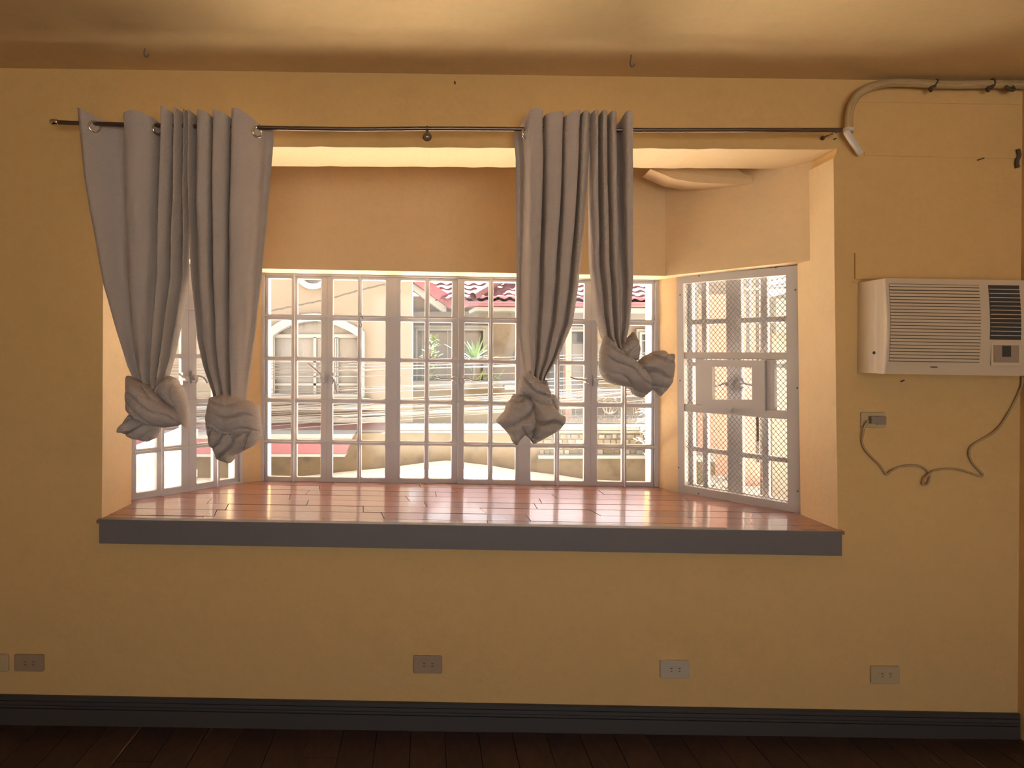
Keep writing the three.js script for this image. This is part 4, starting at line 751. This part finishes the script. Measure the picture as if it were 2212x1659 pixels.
// plants on the ledge
function blade(list, base, dir, len, w, droop) {
  const n = 5, side = V(-dir.z, 0, dir.x); if (side.length() < 0.1) side.set(1, 0, 0); side.normalize(); let last = null;
  for (let i = 0; i <= n; i++) { const f = i / n, c = base.clone().addScaledVector(dir, len * f).add(V(0, -droop * f * f, 0)), hw = w * Math.sin(Math.PI * Math.min(1, f * 0.88 + 0.12)) , a = c.clone().addScaledVector(side, hw), b = c.clone().addScaledVector(side, -hw); if (last) list.push([last[0], last[1], b], [last[0], b, a]); last = [a, b]; }
}
{
  const t = thing('potted_bush', 'light green bushy plant on the white ledge of the house across', 'plant'), lv = [], fl = [], b = at(925, 824, 4.62);
  for (let i = 0; i < 260; i++) { const h = rnd(), r = 0.05 + 0.17 * Math.sin(Math.PI * Math.min(1, h * 0.75 + 0.3)), a = rr(0, 6.28), p = b.clone().add(V(r * rnd() * Math.cos(a) + 0.08 * h, 0.03 + 0.85 * h, r * rnd() * Math.sin(a))); blade(i % 19 ? lv : fl, p, V(Math.cos(a), rr(0.1, 0.9), Math.sin(a) * 0.6).normalize(), rr(0.07, 0.14), rr(0.014, 0.024), 0.03); }
  mesh('foliage', tris(lv), M.leafLight, t); mesh('blossom', tris(fl), M.flower, t);
  mesh('stem', [[-0.05, 0.5], [0.02, 0.75], [0.06, 0.6]].map(([x, h]) => tube([b.clone(), b.clone().add(V(x, h * 0.5, 0)), b.clone().add(V(x * 2, h, 0))], 0.012, 10, 6)), M.iron, t);
}
{
  const t = thing('potted_palm', 'spiky palm on the white ledge of the house across', 'plant'), b = at(1022, 826, 4.6);
  const up = [], low = [];
  for (let i = 0; i < 46; i++) { const a = rr(0, 6.28), e = rr(0.3, 1.25); blade(up, b.clone().add(V(rr(-0.03, 0.03) + 0.02, 0.3 + rr(0, 0.15), 0)), V(Math.cos(a) * Math.cos(e), Math.sin(e), Math.sin(a) * Math.cos(e)), rr(0.4, 0.75), 0.02, rr(0.02, 0.2)); }
  for (let i = 0; i < 34; i++) { const a = rr(0, 6.28), e = rr(0.1, 1.1); blade(low, b.clone().add(V(rr(0.05, 0.5), 0.06, rr(-0.1, 0.1))), V(Math.cos(a) * Math.cos(e), Math.sin(e), Math.sin(a) * Math.cos(e)), rr(0.2, 0.42), 0.02, rr(0.02, 0.12)); }
  mesh('frond', tris(up), M.leafDark, t); mesh('frond', tris(low), M.leafLight, t); mesh('trunk', tube([b.clone(), b.clone().add(V(0.01, 0.2, 0)), b.clone().add(V(0.02, 0.45, 0))], 0.03, 8, 8), M.iron, t);
}
// overhead cables along the street
const spans = [[782, 764, 3.29, 7], [787, 770, 3.29, 7], [794, 776, 3.24, 9], [801, 783, 3.21, 9], [806, 777, 3.35, 7], [814, 799, 3.24, 8], [839, 818, 3.29, 7], [848, 809, 3.24, 8], [852, 826, 3.35, 7], [872, 835, 3.18, 8], [876, 842, 3.18, 12], [880, 846, 3.21, 9], [884, 850, 3.12, 10], [888, 858, 3.24, 12], [893, 848, 3.29, 7], [897, 862, 3.15, 8], [902, 866, 3.18, 9], [907, 860, 3.24, 8], [911, 872, 3.21, 8], [917, 855, 3.29, 7], [926, 867, 3.12, 6], [899, 877, 3.07, 8]];
spans.forEach(([ya, yb, k, r]) => {
  const pts = []; for (let i = 0; i <= 12; i++) { const x = lerp(-60, 1441, i / 12), f = (x - 580) / 780; pts.push(at(x, lerp(ya, yb, f) + 3.2 * Math.sin(Math.PI * Math.min(1, Math.max(0, i / 12))) + 1.2 * nz(i * 0.7, ya * 0.31), k)); }
  tag(mesh('utility_cable', tube(pts, r * 0.00085, 60, 6), M.cable), 'thin grey overhead cable in the bundle strung along the street outside', 'cable', 'overhead cables along the street');
});
{
  const pts = [[80, 752, 3.98], [110, 748, 3.9], [400, 706, 3.85], [582, 672, 3.85], [640, 660, 3.85], [700, 648, 3.85], [770, 629, 3.88], [832, 614, 3.95], [880, 604, 4.05], [905, 599, 4.16]].map(([x, y, k]) => at(x, y, k)), a = tube(pts, 0.011, 80, 7);
  const tw = []; const c = curve(pts); for (let i = 0; i <= 160; i++) { const p = c.getPoint(i / 160), th = i * 0.9; tw.push(p.add(V(0, 0.014 * Math.sin(th), 0.014 * Math.cos(th)))); }
  tag(mesh('utility_cable', [a, new THREE.TubeGeometry(new THREE.CatmullRomCurve3(tw), 320, 0.004, 5, false)], M.cable), 'twisted overhead cable slanting up to the right across the cream house', 'cable');
}
for (const [x, k, label] of [[1442, 3.12, 'utility pole carrying the street cables, behind the pier right of the middle window'], [-75, 3.12, 'utility pole carrying the street cables, beyond the left end of the view']]) {
  const t = thing('utility_pole', label, 'pole'), p = at(x, 800, k);
  mesh('shaft', new THREE.CylinderGeometry(0.085, 0.11, 4.6, 18).translate(p.x, GY + 2.3, p.z), M.greyWall, t);
  mesh('cross_arm', boxUV(new THREE.BoxGeometry(0.1, 0.09, 1.3).translate(p.x, at(x, 790, k).y, p.z)), M.greyWall, t); mesh('cable_rack', boxUV(new THREE.BoxGeometry(0.05, 1.1, 1.25).translate(p.x, at(x, 850, k).y, p.z)), M.iron, t);
}
{
  const t = thing('cable_coil', 'loose coil of utility cable hanging from the cables by the balcony outside', 'cable coil');
  for (let i = 0; i < 4; i++) { const p = at(1318 + i * 2, 876 + i, 3.0), g = new THREE.TorusGeometry(0.1 - i * 0.006 + rr(-0.006, 0.006), 0.006, 7, 40).rotateY(0.3 * i).rotateX(0.2 * i).translate(p.x, p.y, p.z); mesh('loop', g, M.cable, t); }
  mesh('tail', tube([[1250, 872], [1290, 858], [1330, 852], [1380, 846], [1441, 850]].map(([x, y], i) => at(x, y, i > 3 ? 3.1 : 3.0)), 0.014, 30, 8), M.cable, t);
  mesh('tail', tube([[1372, 875], [1378, 905], [1382, 930], [1390, 955], [1405, 985]].map(([x, y]) => at(x, y, 3.0)), 0.006, 30, 6), M.cable, t);
  mesh('tail', tube([[1380, 875], [1395, 892], [1408, 905], [1425, 925]].map(([x, y]) => at(x, y, 3.0)), 0.014, 20, 8), M.cable, t);
}
{
  const t = thing('climbing_plant', 'pale tangled plant climbing at the right edge of the middle window view', 'plant'), lv = [], p0 = at(1396, 940, 2.85);
  for (let i = 0; i < 110; i++) { const a = rr(0, 6.28), p = p0.clone().add(V(rr(-0.1, 0.14), rr(-0.22, 0.3), rr(-0.08, 0.08))); blade(lv, p, V(Math.cos(a), rr(-0.2, 0.8), Math.sin(a)).normalize(), rr(0.05, 0.11), rr(0.01, 0.018), 0.03); }
  mesh('foliage', tris(lv), std({ color: rgb(0.33, 0.38, 0.3), roughness: 0.6, side: THREE.DoubleSide }), t);
  mesh('stem', [0, 1, 2].map((i) => tube([p0.clone().add(V(0.1 - i * 0.05, -0.6, 0)), p0.clone().add(V(0.06 * i, -0.1, 0)), p0.clone().add(V(0.12 - 0.05 * i, 0.32, 0))], 0.008, 16, 6)), M.iron, t);
}
// what the right window looks out on
{
  const t = thing('house', 'pale house with a salmon red wall and grey column outside the right window', 'house');
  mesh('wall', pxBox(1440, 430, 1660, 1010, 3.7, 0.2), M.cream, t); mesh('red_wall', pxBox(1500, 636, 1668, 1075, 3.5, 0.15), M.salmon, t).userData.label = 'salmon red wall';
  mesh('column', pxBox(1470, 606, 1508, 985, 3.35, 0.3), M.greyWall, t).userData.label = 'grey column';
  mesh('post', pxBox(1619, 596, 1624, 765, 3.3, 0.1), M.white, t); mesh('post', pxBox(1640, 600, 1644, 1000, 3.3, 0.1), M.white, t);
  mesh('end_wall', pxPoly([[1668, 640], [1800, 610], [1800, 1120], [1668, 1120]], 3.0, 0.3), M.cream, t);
  mesh('shed_wall', pxBox(1676, 645, 1760, 720, 2.95, 0.1), M.greyWall, t);
  mesh('beam', [pxPoly([[1600, 622], [1720, 618], [1720, 622], [1600, 626]], 3.1, 0.08), pxPoly([[1655, 606], [1720, 592], [1720, 596], [1655, 610]], 3.1, 0.08), pxPoly([[1655, 617], [1720, 607], [1720, 611], [1655, 621]], 3.1, 0.08)], M.whiteOld, t);
  mesh('low_wall', [pxBox(1440, 998, 1545, 1075, 3.2, 0.2)], M.beige, t); mesh('low_coping', pxBox(1440, 984, 1545, 998, 3.17, 0.26), M.white, t);
}
{
  const t = thing('rubble_heap', 'heap of pale broken concrete at the foot of the red wall outside', 'rubble'), gs = [];
  for (let i = 0; i < 60; i++) { const p = at(rr(1528, 1600), rr(1028, 1075), rr(2.7, 3.1)), r = rr(0.03, 0.09), g = new THREE.DodecahedronGeometry(r).scale(1, rr(0.5, 0.9), rr(0.7, 1.1)).rotateY(rr(0, 6)); g.translate(p.x, Math.max(p.y, GY), p.z); gs.push(boxUV(g)); }
  const o = mesh('rubble', gs, M.whiteOld, t); o.userData.kind = 'stuff';
}
// what the left window looks out on
{
  const t = thing('balustrade', 'white concrete balustrade running away outside the left window', 'balustrade');
  const a = V(...at(270, 1062, 1.95).toArray()), b = V(...at(408, 1022, 2.75).toArray()), yB = Math.min(a.y, b.y), bar = (h0, h1, th) => { const q = (p, o) => p.clone().add(o), d = V(0.12 * th, 0, 0.1 * th), A = a.clone().setY(yB), B = b.clone().setY(yB); return hexa([q(A, d).setY(yB + h0), q(B, d).setY(yB + h0), q(B, d).setY(yB + h1), q(A, d).setY(yB + h1)], [q(A, d.clone().negate()).setY(yB + h0), q(B, d.clone().negate()).setY(yB + h0), q(B, d.clone().negate()).setY(yB + h1), q(A, d.clone().negate()).setY(yB + h1)]); };
  mesh('base_rail', bar(-0.02, 0.06, 1.1), M.whiteOld, t); mesh('plinth', bar(-0.6, -0.02, 0.9), M.beigePale, t); mesh('top_rail', bar(0.42, 0.5, 1.1), M.white, t);
  for (let i = 0; i < 9; i++) { const p = a.clone().lerp(b, (i + 0.5) / 9).setY(yB + 0.05); mesh('baluster', boxUV(new THREE.CylinderGeometry(0.055, 0.07, 0.38, 4).rotateY(0.6).translate(p.x, p.y + 0.19, p.z)), M.white, t); }
}

// every thing gets its origin at its base
for (const o of [...scene.children]) {
  if (!o.userData.category) continue;
  o.updateMatrixWorld(true);
  const b = new THREE.Box3().setFromObject(o), c = V((b.min.x + b.max.x) / 2, b.min.y, (b.min.z + b.max.z) / 2);
  if (o.isMesh) o.geometry.translate(-c.x, -c.y, -c.z); else for (const k of o.children) k.position.sub(c);
  o.position.add(c);
}
for (const o of scene.children) o.traverse((k) => { delete k.userData.count; });

renderer.render(scene, camera);
